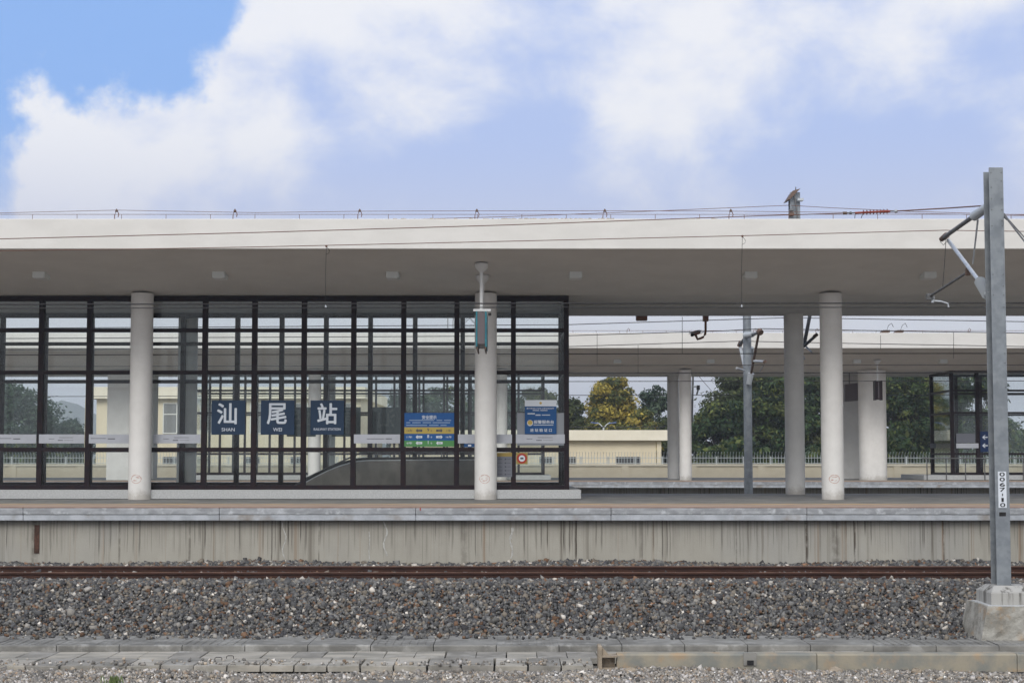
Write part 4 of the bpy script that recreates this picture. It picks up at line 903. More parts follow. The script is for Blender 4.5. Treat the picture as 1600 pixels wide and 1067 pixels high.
MB().cyl(P(1391, 330.3, 27.1), P(1400, 330, 27.1), .013, n=8).build('link', M['steel_dark'], ins)
MB().tube([P(1338, 333, 27.25), P(1336, 336, 27.25), P(1335.5, 341, 27.25)], .007, 5).build('wire_tail', M['wire_dark'], ins)
MB().tube([P(1349, 333, 27.25), P(1347, 337, 27.25), P(1345.5, 341, 27.25)], .007, 5).build('wire_tail', M['wire_dark'], ins)
for px, y0, y1, lb in ((510, 384.5, 479.6, 'thin vertical dropper hanging between two wires above the third station name board'), (1160, 369, 479, 'thin vertical dropper hanging between two wires left of the free white column')):
    d_ = thing('wire_dropper', lb, 'dropper', P(px, y1, 27.3), 'droppers of the near track')
    MB().tube([P(px, y0, 27.3), P(px - 1.5, (y0 + y1) / 2, 27.3), P(px - 1, y1, 27.3)], .0042, 5).build('dropper_wire', M['wire_dark'], d_)
    MB().lathe(P(px, y0, 27.3) - Vector((0, 0, .03)), [(.004, 0), (.02, .012), (.024, .04), (.006, .05)], 8).build('clamp', M['wire'], d_)
    MB().lathe(P(px - 1, y1, 27.3) - Vector((0, 0, .02)), [(.006, 0), (.018, .01), (.016, .045), (.004, .055)], 8).build('clamp', M['insul_grey'], d_)
    MB().tube([P(px + 1, y0 + 2, 27.3), P(px + 5, y0 + 7, 27.3), P(px + 4, y0 + 11, 27.3), P(px, y0 + 13, 27.3)], .004, 5).build('wire_loop', M['wire_dark'], d_)
# ---------------------------------------------------------------- between the platforms: masts and wires
tz = 9.5
RM = thing('catenary_mast', 'round grey mast with white insulators and short arms between the platforms', 'mast', (at(1169, 770, 51.6).x, 51.6, ZG))
rx = at(1169, 700, 51.6).x
MB().cyl((rx, 51.6, ZG), (rx, 51.6, 9.2), .158, .145, n=24, cap=True).build('pole', M['steel'], RM, smooth=True)
Q = lambda px, py, Y=50.6: at(px, py, Y)
def tb(a_, b_, r_, m_, nm, par, r1=None): return MB().cyl(a_, b_, r_, r1, n=10).build(nm, M[m_], par, smooth=True)
tb(Q(1165, 524, 51.3), Q(1176, 522.5, 50.9), .13, 'insul_grey', 'insulator', RM, .10)
tb(Q(1176, 523, 50.9), Q(1188, 518.5, 49.6), .055, 'steel_dark', 'arm_tube', RM)
tb(Q(1186, 517, 49.6), Q(1189, 520, 49.5), .11, 'brown_lamp', 'end_fitting', RM)
tb(Q(1185.5, 521, 49.6), Q(1173.5, 585, 51.2), .045, 'brown_lamp', 'diagonal_tube', RM)
tb(Q(1173.5, 583, 51.2), Q(1170, 600, 51.3), .12, 'insul_grey', 'insulator', RM, .10)
tb(Q(1163, 529, 51.7), Q(1156, 538, 52.5), .05, 'steel_dark', 'arm_tube', RM)
tb(Q(1158, 534, 52.5), Q(1155, 541, 52.6), .09, 'brown_lamp', 'end_fitting', RM)
tb(Q(1156.5, 541, 52.6), Q(1164, 576, 51.9), .06, 'insul_grey', 'diagonal_tube', RM)
tb(Q(1175, 543, 51.9), Q(1178, 560, 52.2), .06, 'insul_grey', 'diagonal_tube', RM)
tb(Q(1151, 575, 50), Q(1163, 579, 51.3), .04, 'alu', 'steady_arm', RM)
tb(Q(1178, 564, 50.6), Q(1196, 565, 49.9), .045, 'alu', 'registration_tube', RM)
tb(Q(1194, 563, 49.9), Q(1196, 567, 49.9), .07, 'brown_lamp', 'end_fitting', RM)
tb(Q(1193, 571, 49.9), Q(1187, 580, 49.9), .02, 'steel_dark', 'dropper_rod', RM)
bx = at(1241, 320, 46).x
HM = thing('catenary_mast', 'steel mast top with slanted cap showing above the canopy roof, behind the dusky column', 'mast', (bx, 46, ZG))
MB().box(bx - .165, bx + .165, 45.86, 45.875, ZG, 10.75).build('front_flange', M['steel'], HM)
MB().box(bx - .165, bx + .165, 46.125, 46.14, ZG, 10.70).build('rear_flange', M['steel'], HM)
MB().box(bx - .01, bx + .01, 45.8753, 46.1247, ZG, 10.7).build('web', M['steel_dark'], HM)
HP = lambda px, py, Y=45.8: at(px, py, Y)
a, c_ = HP(1228, 314), HP(1250, 296)
MB().hexa([(HP(1228.5, 314).x, 45.7, HP(0, 314).z), (HP(1234, 312).x, 45.7, HP(0, 312).z), (HP(1234, 312).x, 46.3, HP(0, 312).z), (HP(1228.5, 314).x, 46.3, HP(0, 314).z)],
          [(HP(1238, 299).x, 45.7, HP(0, 299).z), (HP(1250, 295.5).x, 45.7, HP(0, 295.5).z), (HP(1250, 295.5).x, 46.3, HP(0, 295.5).z), (HP(1238, 299).x, 46.3, HP(0, 299).z)]).build('slanted_cap', M['brown_lamp'], HM)
MB().box(HP(1241, 0).x, HP(1250, 0).x, 45.6, 45.85, HP(0, 315).z, HP(0, 311.5).z).build('bracket_plate', M['insul_grey'], HM)
MB().box(HP(1229, 0).x, HP(1235, 0).x, 45.6, 45.85, HP(0, 331).z, HP(0, 328.5).z).build('bracket_plate', M['steel_dark'], HM)
MB().box(HP(1228.5, 0).x, HP(1235, 0).x, 45.6, 45.85, HP(0, 338.5).z, HP(0, 334).z).build('bracket_plate', M['brown_lamp'], HM)
tb(HP(1243, 300), HP(1243.5, 292), .03, 'steel_dark', 'spike', HM, .01)
tb(HP(1266, 490, 45.3), HP(1256, 541, 44.5), .06, 'steel_dark', 'hanging_tube', HM)
tb(HP(1256, 541, 44.5), HP(1275, 524, 43.4), .05, 'steel_dark', 'registration_tube', HM)
tb(HP(1273, 522, 43.4), HP(1276, 526, 43.4), .08, 'brown_lamp', 'end_fitting', HM)
tb(HP(1259, 541, 44.4), HP(1268, 550, 43.8), .03, 'insul_grey', 'steady_arm', HM)
tb(HP(1254, 556, 45.3), HP(1256, 562, 45.3), .05, 'insul_grey', 'insulator', HM)
tb(at(1241, 300, 45.8), HP(1266, 488, 45.3), .03, 'steel_dark', 'tie_rod', HM)
for lab, pts, r_, Y in (
    ('wire behind the near canopy, highest in the open gap left of the round mast', ((-200, 521), (0, 513), (886, 507.3), (1230, 496.5), (1300, 497.5), (1800, 506)), .012, 46),
    ('wire with clamp behind the near canopy, crossing the far fascia', ((-200, 530), (886, 524.5), (1130, 517), (1190, 513.5), (1300, 515.5), (1800, 524)), .014, 49.8),
    ('faint wire low before the far fascia, rising to the left fitting of the round mast', ((-200, 548), (886, 541.5), (1157, 533), (1300, 536), (1800, 545)), .013, 52.5),
    ('black contact wire crossing the upper soffit of the far canopy', ((-200, 555), (886, 553), (1270, 552.3), (1800, 552)), .013, 43.4),
    ('black contact wire crossing the lower soffit of the far canopy', ((-200, 573), (886, 571), (1196, 570.5), (1800, 570)), .013, 49.8),
    ('thick black cable crossing the far canopy above its lower edge', ((-200, 585), (886, 583), (1800, 581.8)), .019, 52.6),
    ('thin dark wire just below the lower edge of the far canopy', ((-200, 598), (886, 596), (1090, 595.5), (1800, 595)), .014, 58),
    ('thin wire before the trees, low in the gap right of the far white column', ((-200, 620), (886, 617.5), (1089, 617.3), (1800, 617)), .018, 79)):
    wire(lab, [at(px, py, Y) for px, py in pts], r_, 'wire_dark')
for px, y0, y1, Y, lb in ((1066, 495, 552, 43.4, 'vertical dropper in the gap left of the security camera'), (933, 521, 570, 49.8, 'vertical dropper nearest the right end of the glass room'), (997, 539, 583, 52.5, 'vertical dropper before the far canopy lamp'), (1376, 524, 545, 49.8, 'short vertical dropper under the two roof floodlights'), (1490, 519, 560, 49.8, 'vertical dropper left of the near steel mast before the far canopy')):
    o = MB().cyl(at(px, y0, Y), at(px, y1, Y), .008, n=5).build('wire_dropper', M['wire_dark']); tag(o, lb, 'dropper', 'droppers between the platforms')
# far hook arm beside the far white column
ha = thing('bracket_arm', 'small dark bracket arm hanging right of the far white column', 'bracket arm', at(1085, 606, 79))
tb(at(1083.5, 560, 79), at(1081, 660, 79), .06, 'steel_dark', 'drop_tube', ha)
tb(at(1082, 604, 79), at(1090, 603, 79), .06, 'insul_grey', 'arm_tube', ha)
tb(at(1091, 602, 79), at(1091, 609, 79), .10, 'black', 'end_fitting', ha)
tb(at(1091, 608, 79), at(1088.5, 617, 79), .05, 'steel_dark', 'steady_arm', ha)
wire('slanting stay wire before the sky right of the far white column', [at(1092, 588, 79), at(1125, 626, 79), at(1140, 660, 79)], .012, 'wire_dark', group=None)
# ---------------------------------------------------------------- security camera under the rear edge
cc = thing('security_camera', 'brown bullet security camera on a curved arm under the rear edge of the near canopy', 'security camera', at(1102, 500, 41.3))
q_ = at(1102.5, 496, 41.3); MB().box(q_.x - .075, q_.x + .075, 41.2, 41.4, at(0, 502, 41.3).z, 6.30).build('mounting_box', M['rust_paint'], cc)
MB().tube([at(1102.5, 500, 41.3), at(1102.5, 517, 41.3), at(1101.5, 523, 41.3), at(1099, 526.5, 41.3), at(1095, 528.5, 41.3), at(1090, 530, 41.3), at(1088, 526, 41.3), at(1087, 523, 41.3)], .035, 8).build('curved_arm', M['rust_paint'], cc, smooth=True)
MB().beam(at(1092, 518.5, 41.4), at(1082, 522, 41.0), .11, .11).build('camera_body', M['rust_paint'], cc, bevel=.01)
MB().beam(at(1093, 516.5, 41.4), at(1079.5, 521, 40.95), .14, .02).build('sun_shield', M['insul_grey'], cc)
MB().cyl(at(1083, 523, 41.0), at(1081, 523.7, 40.93), .045, n=12).build('lens', M['black'], cc)
MB().tube([at(1091, 520, 41.3), at(1096, 521, 41.3), at(1099, 519, 41.3)], .008, 5).build('cable', M['wire_dark'], cc)
# floodlights on the far roof
F0 = None
for px, lb in ((1382, 'left one of two small brown floodlights on the far canopy roof'), (1403.5, 'right one of two small brown floodlights on the far canopy roof')):
    p_ = at(px, 518, 62.7)
    if F0: dup(F0, (p_.x, 62.7, 7.6), lb); continue
    F0 = thing('floodlight', lb, 'floodlight', (p_.x, 62.7, 7.6), 'floodlights on the far canopy roof')
    MB().hexa([(p_.x - .20, 62.5, 7.64), (p_.x + .19, 62.5, 7.66), (p_.x + .19, 62.9, 7.66), (p_.x - .20, 62.9, 7.64)], [(p_.x - .1, 62.5, 7.76), (p_.x + .19, 62.5, 7.76), (p_.x + .19, 62.9, 7.76), (p_.x - .1, 62.9, 7.76)]).build('housing', M['brown_lamp'], F0)
    MB().box(p_.x - .03, p_.x + .03, 62.65, 62.75, 7.58, 7.65).build('foot', M['steel_dark'], F0)
    MB().tube([(p_.x + .1, 62.7, 7.76), (p_.x + .18, 62.7, 7.98), (p_.x + .32, 62.7, 8.08), (p_.x + .4, 62.7, 7.9)], .012, 5).build('cable', M['wire_dark'], F0)
# lightning strip and hooks of the far roof
l2 = thing('lightning_strip', 'thin earthing strip on short posts along the far canopy roof edge', 'lightning strip', (0, 62.6, 7.6))
MB().tube([(x_, 62.6, 7.74) for x_ in np.arange(-26, 27, 2.0)], .009, 5).build('strip', M['wire'], l2)
for k in range(42): MB().cyl((-21 + k * 1.03, 62.6, 7.60), (-21 + k * 1.03, 62.6, 7.735), .008, n=5).build('strip_post', M['wire'], l2)
FLB = {981: 'small wire hook on the far roof, left of the security camera', 1179: 'small wire hook on the far roof, beside the round mast', 1276: 'small wire hook on the far roof, left of the free white column', 1514: 'small wire hook on the far roof, just left of the near steel mast'}
h0 = None
for px in (981, 1179, 1276, 1514):
    p_ = at(px, 519, 62.45)
    if h0: dup(h0, (p_.x, 62.45, 7.6), FLB[px]); continue
    h0 = thing('wire_hook', FLB[px], 'wire hook', (p_.x, 62.45, 7.6), 'wire hooks along the far canopy roof')
    MB().tube([(p_.x - .04, 62.45, 7.6), (p_.x - .03, 62.45, 7.76), (p_.x + .02, 62.45, 7.83), (p_.x + .07, 62.45, 7.78), (p_.x + .06, 62.45, 7.7)], .014, 6).build('hook', M['wire'], h0)
# ---------------------------------------------------------------- boundary wall and spiked fence
WY = 85.0; wt = at(800, 728, WY).z; wc = at(800, 724.8, WY).z
bw = thing('boundary_wall', 'long cream boundary wall with pale coping behind the far platform', 'wall', (0, WY, ZG))
MB().box(-60, 60, WY, WY + .24, ZG, wt).build('wall_body', M['wall_cream'], bw)
MB().box(-60, 60, WY - .06, WY + .30, wt + .001, wc).build('coping', M['wall_cap'], bw)
x_ = at(270 + 0, 735, WY).x
for k in range(-6, 30):
    xx = -17.6 + (k - 3) * 4.06
    if -58 < xx < 58: MB().box(xx - .22, xx + .22, WY - .05, WY - .001, ZG, wt + .0005).build('pilaster', M['wall_cream'], bw)
fe = thing('spiked_fence', 'pale steel fence of thin bars with tips bent outward on top of the cream wall', 'fence', (0, WY + .12, wc))
ft_ = at(800, 706, WY).z; mid = wc + (ft_ - wc) * .52
k = 0; pitch = 1.62; x_ = -38.0
while x_ < 38:
    MB().box(x_ - .035, x_ + .035, WY + .09, WY + .15, wc + .0005, mid + .08).build('fence_post', M['fence'], fe)
    fb = MB(); fb.box(x_ + .036, x_ + pitch - .036, WY + .10, WY + .14, mid - .02, mid + .015); fb.box(x_ + .036, x_ + pitch - .036, WY + .10, WY + .14, wc + .04, wc + .07)
    n_ = 9
    for i in range(n_):
        xx = x_ + pitch * (i + .5) / n_
        fb.tube([(xx, WY + .095, wc + .02), (xx, WY + .095, wc + (ft_ - wc) * .72), (xx, WY + .0, wc + (ft_ - wc) * .92), (xx, WY - .12, ft_)], .0135, 4)
    fb.build('fence_panel', M['fence'], fe); x_ += pitch
# ---------------------------------------------------------------- buildings
def barred(px0, px1, py0, py1, Y, par, bars=7):
    a_, c_ = at(px0, py0, Y), at(px1, py1, Y)
    w_ = MB().box(a_.x, c_.x, Y - .02, Y + .03, c_.z, a_.z).build('window', M['win_dark'], par)
    MB().box(a_.x - .08, c_.x + .08, Y - .09, Y - .0205, c_.z - .10, c_.z - .001).build('sill', M['bld_fascia'], w_)
    bb = MB()
    for i in range(bars + 1): xx = a_.x + (c_.x - a_.x) * i / bars; bb.box(xx - .02, xx + .02, Y - .08, Y - .045, c_.z, a_.z)
    bb.build('bars', M['win_grey'], w_)
    return w_
YB = 100.0
lb_ = thing('low_building', 'low flat roofed cream building behind the wall, left of the far white column', 'building', (5, YB, ZG))
e0, e1 = at(640, 672, YB), at(1045, 688, YB)
MB().box(-8.5, e1.x - .9, YB, YB + 12, ZG, e1.z - .001).build('wall', M['bld'], lb_)
MB().box(-8.8, e1.x, YB - .55, YB + 12.5, e1.z, e0.z).build('roof_fascia', M['bld_fascia'], lb_)
for px in (1029.5,): xx = at(px, 700, YB).x; MB().box(xx - .16, xx + .16, YB - .12, YB - .001, ZG, e1.z - .002).build('pilaster', M['bld'], lb_)
for a_, c__ in ((963, 1000), (884, 899)): barred(a_, c__, 713.5, 727, YB, lb_)
barred(843, 862, 713.5, 727, YB, lb_, 4)
rl = MB(); rl.tube([(-8, YB + .1, e0.z + .22), (e1.x - .3, YB + .1, e0.z + .22)], .03, 5)
rl.build('roof_rail', M['wire_dark'], lb_)
for k in range(8): MB().cyl((-7 + k * 2.3, YB + .1, e0.z), (-7 + k * 2.3, YB + .1, e0.z + .22), .02, n=5).build('rail_post', M['wire_dark'], lb_)
Y2 = 96.0
tb_ = thing('tall_building', 'taller cream building seen through the glass, with windows and deep pale fascia', 'building', (-18, Y2, ZG))
f0_, f1_ = at(141, 605, Y2), at(572, 623, Y2)
MB().box(f0_.x + .45, f1_.x - .35, Y2, Y2 + 16, ZG, f1_.z - .001).build('wall', M['bld'], tb_)
MB().box(f0_.x, f1_.x, Y2 - .5, Y2 + 16.5, f1_.z, f0_.z).build('roof_fascia', M['bld_fascia'], tb_)
xx = at(146, 0, Y2).x; MB().box(xx - .05, xx + .3, Y2 - .15, Y2 - .001, ZG, f1_.z - .002).build('pilaster', M['bld'], tb_)
for px in (266, 324, 402, 470, 538):
    a_, c_ = at(px - 9.5, 631, Y2), at(px + 9.5, 676, Y2)
    w_ = MB().box(a_.x, c_.x, Y2 - .02, Y2 + .03, c_.z, a_.z).build('window', M['win_grey'], tb_)
    fm = MB(); t_ = .07
    fm.box(a_.x - t_, c_.x + t_, Y2 - .06, Y2 - .021, a_.z, a_.z + t_); fm.box(a_.x - t_, c_.x + t_, Y2 - .06, Y2 - .021, c_.z - t_, c_.z)
    fm.box(a_.x - t_, a_.x, Y2 - .06, Y2 - .021, c_.z, a_.z); fm.box(c_.x, c_.x + t_, Y2 - .06, Y2 - .021, c_.z, a_.z)
    zz_ = a_.z + (c_.z - a_.z) * .36; fm.box(a_.x, c_.x, Y2 - .06, Y2 - .021, zz_ - t_ / 2, zz_ + t_ / 2)
    fm.build('window_frame', M['win_frame'], w_)
for a_, c__ in ((255, 276), (309, 328), (385, 405), (455, 476)): barred(a_, c__, 713.5, 727, Y2, tb_, 5)
# twin-armed street lamp rising over the low building
sp = at(943, 666, 112)
sl_ = thing('street_lamp', 'twin armed street lamp with bluish heads over the low building roof', 'street lamp', (sp.x, 112, ZG))
z0 = at(943, 668, 112).z; MB().cyl((sp.x, 112, ZG), (sp.x, 112, z0), .07, n=8).build('pole', M['alu'], sl_)
for s_ in (-1, 1):
    MB().tube([(sp.x, 112, z0 - .05), (sp.x + s_ * .25, 112, z0 + .25), (sp.x + s_ * .5, 112, z0 + .4)], .04, 6).build('arm', M['alu'], sl_)
    MB().beam((sp.x + s_ * .4, 112, z0 + .33), (sp.x + s_ * 1.0, 112, z0 + .42), .2, .07).build('lamp_head', mat('lamp_head_blue', (.09, .13, .30), .5) if 'lamp_head_blue' not in bpy.data.materials else bpy.data.materials['lamp_head_blue'], sl_)
# lattice tower seen through the top panes
TX = at(733, 505, 130).x; TW = .75
lt = thing('lattice_tower', 'steel lattice tower glimpsed through the top panes left of the middle column', 'tower', (TX, 130, ZG))
for sx_ in (-1, 1):
    for sy_ in (-1, 1): MB().cyl((TX + sx_ * 1.2, 130 + sy_ * 1.2, ZG), (TX + sx_ * TW, 130 + sy_ * TW, 17.5), .07, n=6).build('tower_leg', M['steel'], lt)
br = MB()
for k in range(11):
    z_, z1_ = ZG + k * 1.68, ZG + (k + 1) * 1.68; w0 = 1.2 - .45 * k / 11; w1 = 1.2 - .45 * (k + 1) / 11
    for sy_ in (-1, 1): br.cyl((TX - w0, 130 + sy_ * w0, z_), (TX + w1, 130 + sy_ * w1, z1_), .035, n=4); br.cyl((TX + w0, 130 + sy_ * w0, z_), (TX - w1, 130 + sy_ * w1, z1_), .035, n=4); br.cyl((TX - w1, 130 + sy_ * w1, z1_), (TX + w1, 130 + sy_ * w1, z1_), .035, n=4)
    for sx_ in (-1, 1): br.cyl((TX + sx_ * w0, 130 - w0, z_), (TX + sx_ * w1, 130 + w1, z1_), .035, n=4)
br.build('bracing', M['steel'], lt)
MB().box(TX - 1.5, TX - .9, 128.6, 128.8, 12.6, 14.6).build('antenna_panel', M['insul_grey'], lt)
MB().box(TX + .95, TX + 1.3, 128.6, 128.8, 12.4, 14.9).build('antenna_panel', M['insul_grey'], lt)
for k in (0, 1): MB().cyl((TX - 1.9 + k * .5, 128.9, 12.2), (TX - 1.9 + k * .5, 128.9, 15), .04, n=5).build('antenna_rod', M['steel_dark'], lt)
# ---------------------------------------------------------------- hill
hl = MB(); rs = np.random.RandomState(3); n_ = 60
HY = 1500; kx = HY / F
HX = np.linspace(-1000, 100, n_); ridge = np.interp(HX, [(q_ - 800) * kx for q_ in (-700, -40, 40, 72, 90, 104, 120, 145, 200, 700, 1000)], [q_ * kx for q_ in (30, 62, 74, 86, 93, 92, 86, 76, 60, 20, 0)])
rows = [(-160, 0.0), (-110, .30), (-60, .62), (-20, .92), (0, 1.0), (60, .7), (140, 0)]
vs = []
for dy, k in rows:
    for i in range(n_): vs.append((HX[i] + rs.uniform(-3, 3), HY + dy, -1.2 + ridge[i] * k * (1 + rs.uniform(-.04, .04)) ))
fs = [(j * n_ + i, j * n_ + i + 1, (j + 1) * n_ + i + 1, (j + 1) * n_ + i) for j in range(len(rows) - 1) for i in range(n_ - 1)]
hl.add(vs, fs); tag(hl.build('hill', mat('wooded_hillside', (.04, .06, .03), .95, (.075, .095, .05), .12, 8), smooth=True), kind='structure')
# ---------------------------------------------------------------- trees
GREENS = {'dark': [(.018, .038, .016), (.030, .058, .022), (.050, .080, .026), (.095, .115, .03)],
          'olive': [(.035, .050, .018), (.06, .078, .026), (.09, .10, .03), (.055, .07, .024)],
          'yellow': [(.06, .075, .025), (.10, .11, .03), (.24, .20, .04), (.38, .30, .06), (.30, .24, .05)],
          'blue': [(.03, .055, .035), (.05, .082, .05), (.075, .11, .07), (.04, .066, .04)]}
def tree(name, lab, x_, y_, h_, cr_, pal, seed, leaves=7000, lo=.18, leaf=.30, group='trees beyond the wall', thin=1.0):
    rs = np.random.RandomState(seed)
    t_ = thing(name, lab, 'tree', (x_, y_, ZG), group)
    tk = MB(); base = Vector((x_, y_, ZG - .05)); fork = Vector((x_ + rs.uniform(-.3, .3), y_, ZG + h_ * .32))
    tk.tube([base, base.lerp(fork, .5) + Vector((rs.uniform(-.1, .1), 0, 0)), fork], [.24 * h_ / 9, .18 * h_ / 9, .14 * h_ / 9], 8)
    nb_ = 16; cl = []
    for i in range(nb_):
        a_ = rs.uniform(0, 6.28); zf = rs.uniform(.38, .93); rr_ = cr_ * math.sqrt(max(.05, 1 - ((zf - .55) / .47) ** 2)) * rs.uniform(.45, .95)
        e_ = Vector((x_ + rr_ * math.cos(a_), y_ + rr_ * math.sin(a_), ZG + h_ * zf))
        m_ = fork.lerp(e_, .5) + Vector((0, 0, .25 * rr_ * .5)); tk.tube([fork, m_, e_], [.075 * h_ / 9, .045 * h_ / 9, .012], 5); cl.append(e_)
    tk.build('trunk', M['bark'], t_, smooth=True)
    # clumps: around limb ends and over the crown's shell
    nc = int(74 * (cr_ / 3.0) ** 1.2 * max(1, h_ / 9)); C_ = []
    for i in range(nc):
        a_ = rs.uniform(0, 6.28); zf = lo + (1 - lo) * rs.beta(1.5, 1.25); env = max(.04, 1 - abs((zf - .52) / .50) ** 2.3) ** .5
        rr_ = cr_ * env * rs.uniform(.25, 1.0) ** .5; C_.append((x_ + rr_ * math.cos(a_), y_ + rr_ * math.sin(a_), ZG + h_ * zf - .3))
    C_ = np.array(C_ + [tuple(v) for v in cl]); cs = rs.uniform(.38, .95, len(C_)) * (cr_ / 3.2) ** .6
    n = int(leaves * 1.5); k = rs.choice(len(C_), n, p=cs ** 2 / (cs ** 2).sum())
    d = rs.normal(size=(n, 3)); d /= np.linalg.norm(d, axis=1)[:, None]; rad = rs.uniform(0.35, 1, n) ** .6
    P_ = C_[k] + d * (rad * cs[k] * (1 + .35 * np.abs(rs.normal(size=n))))[:, None] * np.array([1.15, 1.15, .75])
    P_[:, 2] = np.maximum(P_[:, 2], ZG + .2)
    nrm = d + rs.normal(scale=.6, size=(n, 3)) + np.array([0, 0, .35]); nrm /= np.linalg.norm(nrm, axis=1)[:, None]
    u = np.cross(nrm, rs.normal(size=(n, 3))); u /= np.linalg.norm(u, axis=1)[:, None]; v = np.cross(nrm, u)
    s_ = leaf * rs.uniform(.55, 1.25, n)[:, None] * .5
    Q_ = np.stack([P_ - u * s_ * 1.35, P_ - v * s_ * .6 + nrm * s_ * .2, P_ + u * s_ * 1.35, P_ + v * s_ * .6 + nrm * s_ * .2], 1)
    me = bpy.data.meshes.new('crown'); me.vertices.add(n * 4); Q_ = Q_ - np.array([x_, y_, ZG]); me.vertices.foreach_set('co', Q_.reshape(-1))
    me.loops.add(n * 4); me.loops.foreach_set('vertex_index', np.arange(n * 4, dtype=np.int32)); me.polygons.add(n); me.polygons.foreach_set('loop_start', np.arange(0, n * 4, 4, dtype=np.int32))
    pa = np.array(GREENS[pal]) * 1.22; ct = rs.choice(len(pa), len(C_)); ti = np.where(rs.uniform(size=n) < .72, ct[k], rs.choice(len(pa), n))
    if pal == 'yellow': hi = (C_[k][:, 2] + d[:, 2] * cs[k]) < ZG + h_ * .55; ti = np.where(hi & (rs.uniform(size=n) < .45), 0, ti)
    Cc = pa[ti] * np.exp(rs.normal(0, .22, n))[:, None]
    at_ = me.color_attributes.new('tone', 'FLOAT_COLOR', 'POINT'); at_.data.foreach_set('color', np.repeat(np.concatenate([Cc, np.ones((n, 1))], 1), 4, 0).reshape(-1).astype(np.float32))
    me.update(calc_edges=True); me.validate(); me.materials.append(M['leaf'])
    o = bpy.data.objects.new('crown', me); COL.objects.link(o); o.parent = t_
    return t_
def T(px, pytop, Y, rpx, pal, lab, leaves=7000, name='broadleaf_tree', lo=.12, leaf=.30):
    q_ = at(px, pytop, Y); tree(name, lab, q_.x, Y, q_.z - ZG, rpx * Y / F, pal, int(px * 3 + pytop), leaves, lo, leaf)
T(28, 597, 118, 62, 'blue', 'loose green tree at the left edge seen through the first panes', 9000)
T(100, 652, 124, 46, 'blue', 'low green tree below the hazy hill, through the third pane', 6000)
T(-70, 585, 122, 60, 'dark', 'dark tree just outside the left edge', 3000)
T(645, 608, 116, 42, 'blue', 'tree behind the far glass room, left above the safety notice', 6000)
T(700, 600, 120, 44, 'dark', 'tree behind the far glass room, right above the safety notice', 6000)
T(772, 596, 117, 42, 'blue', 'tree glimpsed on both sides of the middle round column', 6000)
T(834, 604, 119, 38, 'olive', 'tree behind the police notice', 6000)
T(893, 618, 122, 28, 'olive', 'small dark olive tree beside the right end post of the glass room', 5000)
T(922, 650, 118, 30, 'olive', 'low olive bush tree at the left foot of the yellow flowering tree', 4000)
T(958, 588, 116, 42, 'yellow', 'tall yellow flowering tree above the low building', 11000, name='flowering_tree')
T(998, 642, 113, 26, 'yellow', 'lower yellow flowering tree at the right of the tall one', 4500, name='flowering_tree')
T(1022, 600, 121, 30, 'blue', 'thin bluish green tree left of the far white column', 3600)
T(1048, 650, 118, 30, 'olive', 'low tree hidden mostly behind the far white column', 3000)
T(1124, 626, 112, 50, 'dark', 'dark green low tree just right of the far white column', 10000, lo=.05)
T(1168, 580, 116, 66, 'olive', 'big olive tree behind the round mast', 14000, lo=.05)
T(1226, 576, 114, 60, 'dark', 'dark tree left of the dusky rear column', 12000, lo=.05)
T(1278, 584, 116, 52, 'olive', 'tree glimpsed between the dusky column and the free white column', 9000, lo=.05)
T(1400, 574, 113, 70, 'dark', 'big dark tree right of the broad white pier', 14000, lo=.03)
T(1446, 580, 117, 60, 'olive', 'dark olive tree left of the far right glass room', 11000, lo=.03)
T(1508, 582, 115, 68, 'dark', 'tree behind the far right glass room', 17000, lo=.03)
T(1340, 584, 118, 50, 'dark', 'dark tree mostly hidden behind the shaded rear pier', 5000, lo=.03)
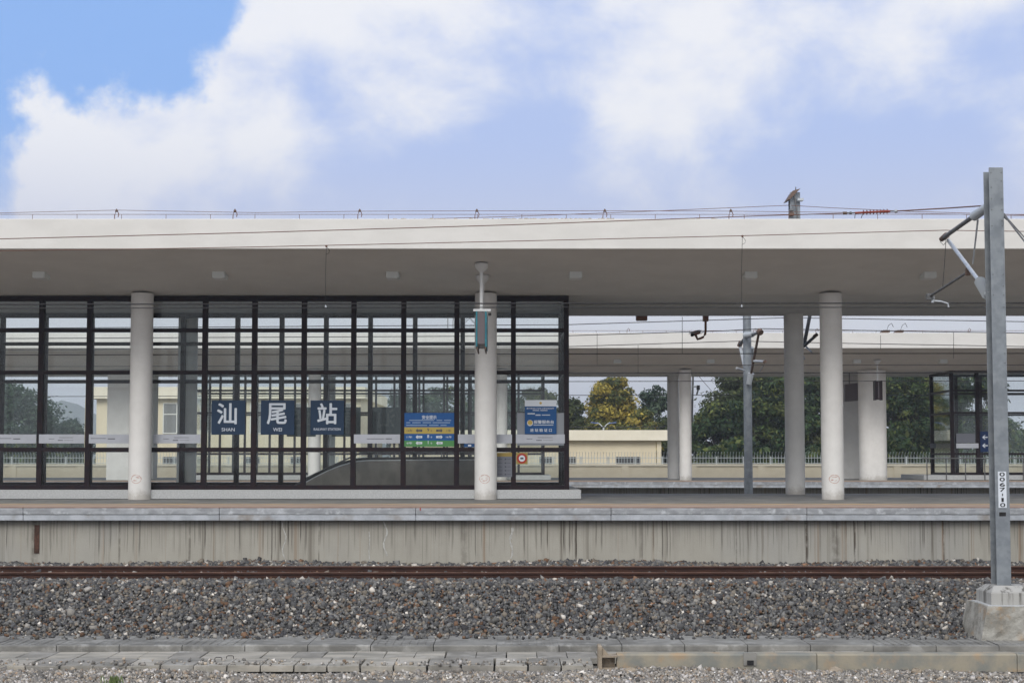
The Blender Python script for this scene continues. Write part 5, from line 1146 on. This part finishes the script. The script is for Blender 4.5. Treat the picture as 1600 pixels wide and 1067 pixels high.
# undergrowth along the wall
rs = np.random.RandomState(12)
def under(name, lab, x0, x1, y0, y1, zt_, n, pal):
    nn = n; X_ = rs.uniform(x0, x1, nn); Y_ = rs.uniform(y0, y1, nn); top = zt_ * (0.65 + .35 * np.sin(X_ * .9) * np.sin(X_ * .37 + 1)); Z_ = ZG + rs.uniform(0, 1, nn) ** .7 * (top - ZG)
    nrm = rs.normal(size=(nn, 3)) + np.array([0, -.4, .4]); nrm /= np.linalg.norm(nrm, axis=1)[:, None]; u = np.cross(nrm, rs.normal(size=(nn, 3))); u /= np.linalg.norm(u, axis=1)[:, None]; v = np.cross(nrm, u); s_ = .2 * rs.uniform(.6, 1.3, nn)[:, None]
    P_ = np.stack([X_, Y_, Z_], 1); Q_ = np.stack([P_ - u * s_ * 1.3, P_ - v * s_ * .7, P_ + u * s_ * 1.3, P_ + v * s_ * .7], 1)
    me = bpy.data.meshes.new(name); me.vertices.add(nn * 4); me.vertices.foreach_set('co', Q_.reshape(-1)); me.loops.add(nn * 4); me.loops.foreach_set('vertex_index', np.arange(nn * 4, dtype=np.int32)); me.polygons.add(nn); me.polygons.foreach_set('loop_start', np.arange(0, nn * 4, 4, dtype=np.int32))
    pa = np.array(GREENS[pal]); Cc = pa[rs.choice(len(pa), nn)] * np.exp(rs.normal(0, .25, nn))[:, None]
    at_ = me.color_attributes.new('tone', 'FLOAT_COLOR', 'POINT'); at_.data.foreach_set('color', np.repeat(np.concatenate([Cc, np.ones((nn, 1))], 1), 4, 0).reshape(-1).astype(np.float32))
    me.update(calc_edges=True); me.validate(); me.materials.append(M['leaf']); o = bpy.data.objects.new(name, me); COL.objects.link(o); tag(o, lab, 'undergrowth', kind='stuff')
under('undergrowth', 'dark green undergrowth and shrubs behind the fence, right of the low building', 13.5, 42, 97, 106, 4.2, 26000, 'dark')
under('undergrowth', 'dark green undergrowth behind the fence at the left', -50, -28.5, 95, 104, 3.6, 12000, 'dark')
# ---------------------------------------------------------------- haze
hz = MB(); hz.box(-1450, 1450, -320, 1950, ZG - 1.1, 80)
hm_ = bpy.data.materials.new('air'); hm_.use_nodes = True; t = hm_.node_tree; t.nodes.clear(); q = NB(t)
pv = q.n('ShaderNodeVolumePrincipled'); pv.inputs['Density'].default_value = 0.0007; pv.inputs['Color'].default_value = rgb(.86, .90, .96); pv.inputs['Anisotropy'].default_value = .2
o_ = q.n('ShaderNodeOutputMaterial'); t.links.new(pv.outputs[0], o_.inputs['Volume'])
USE_HAZE = True
if USE_HAZE: tag(hz.build('haze', hm_), 'pale air that fades the hill', 'haze', kind='stuff')
SC.cycles.volume_bounces = 0
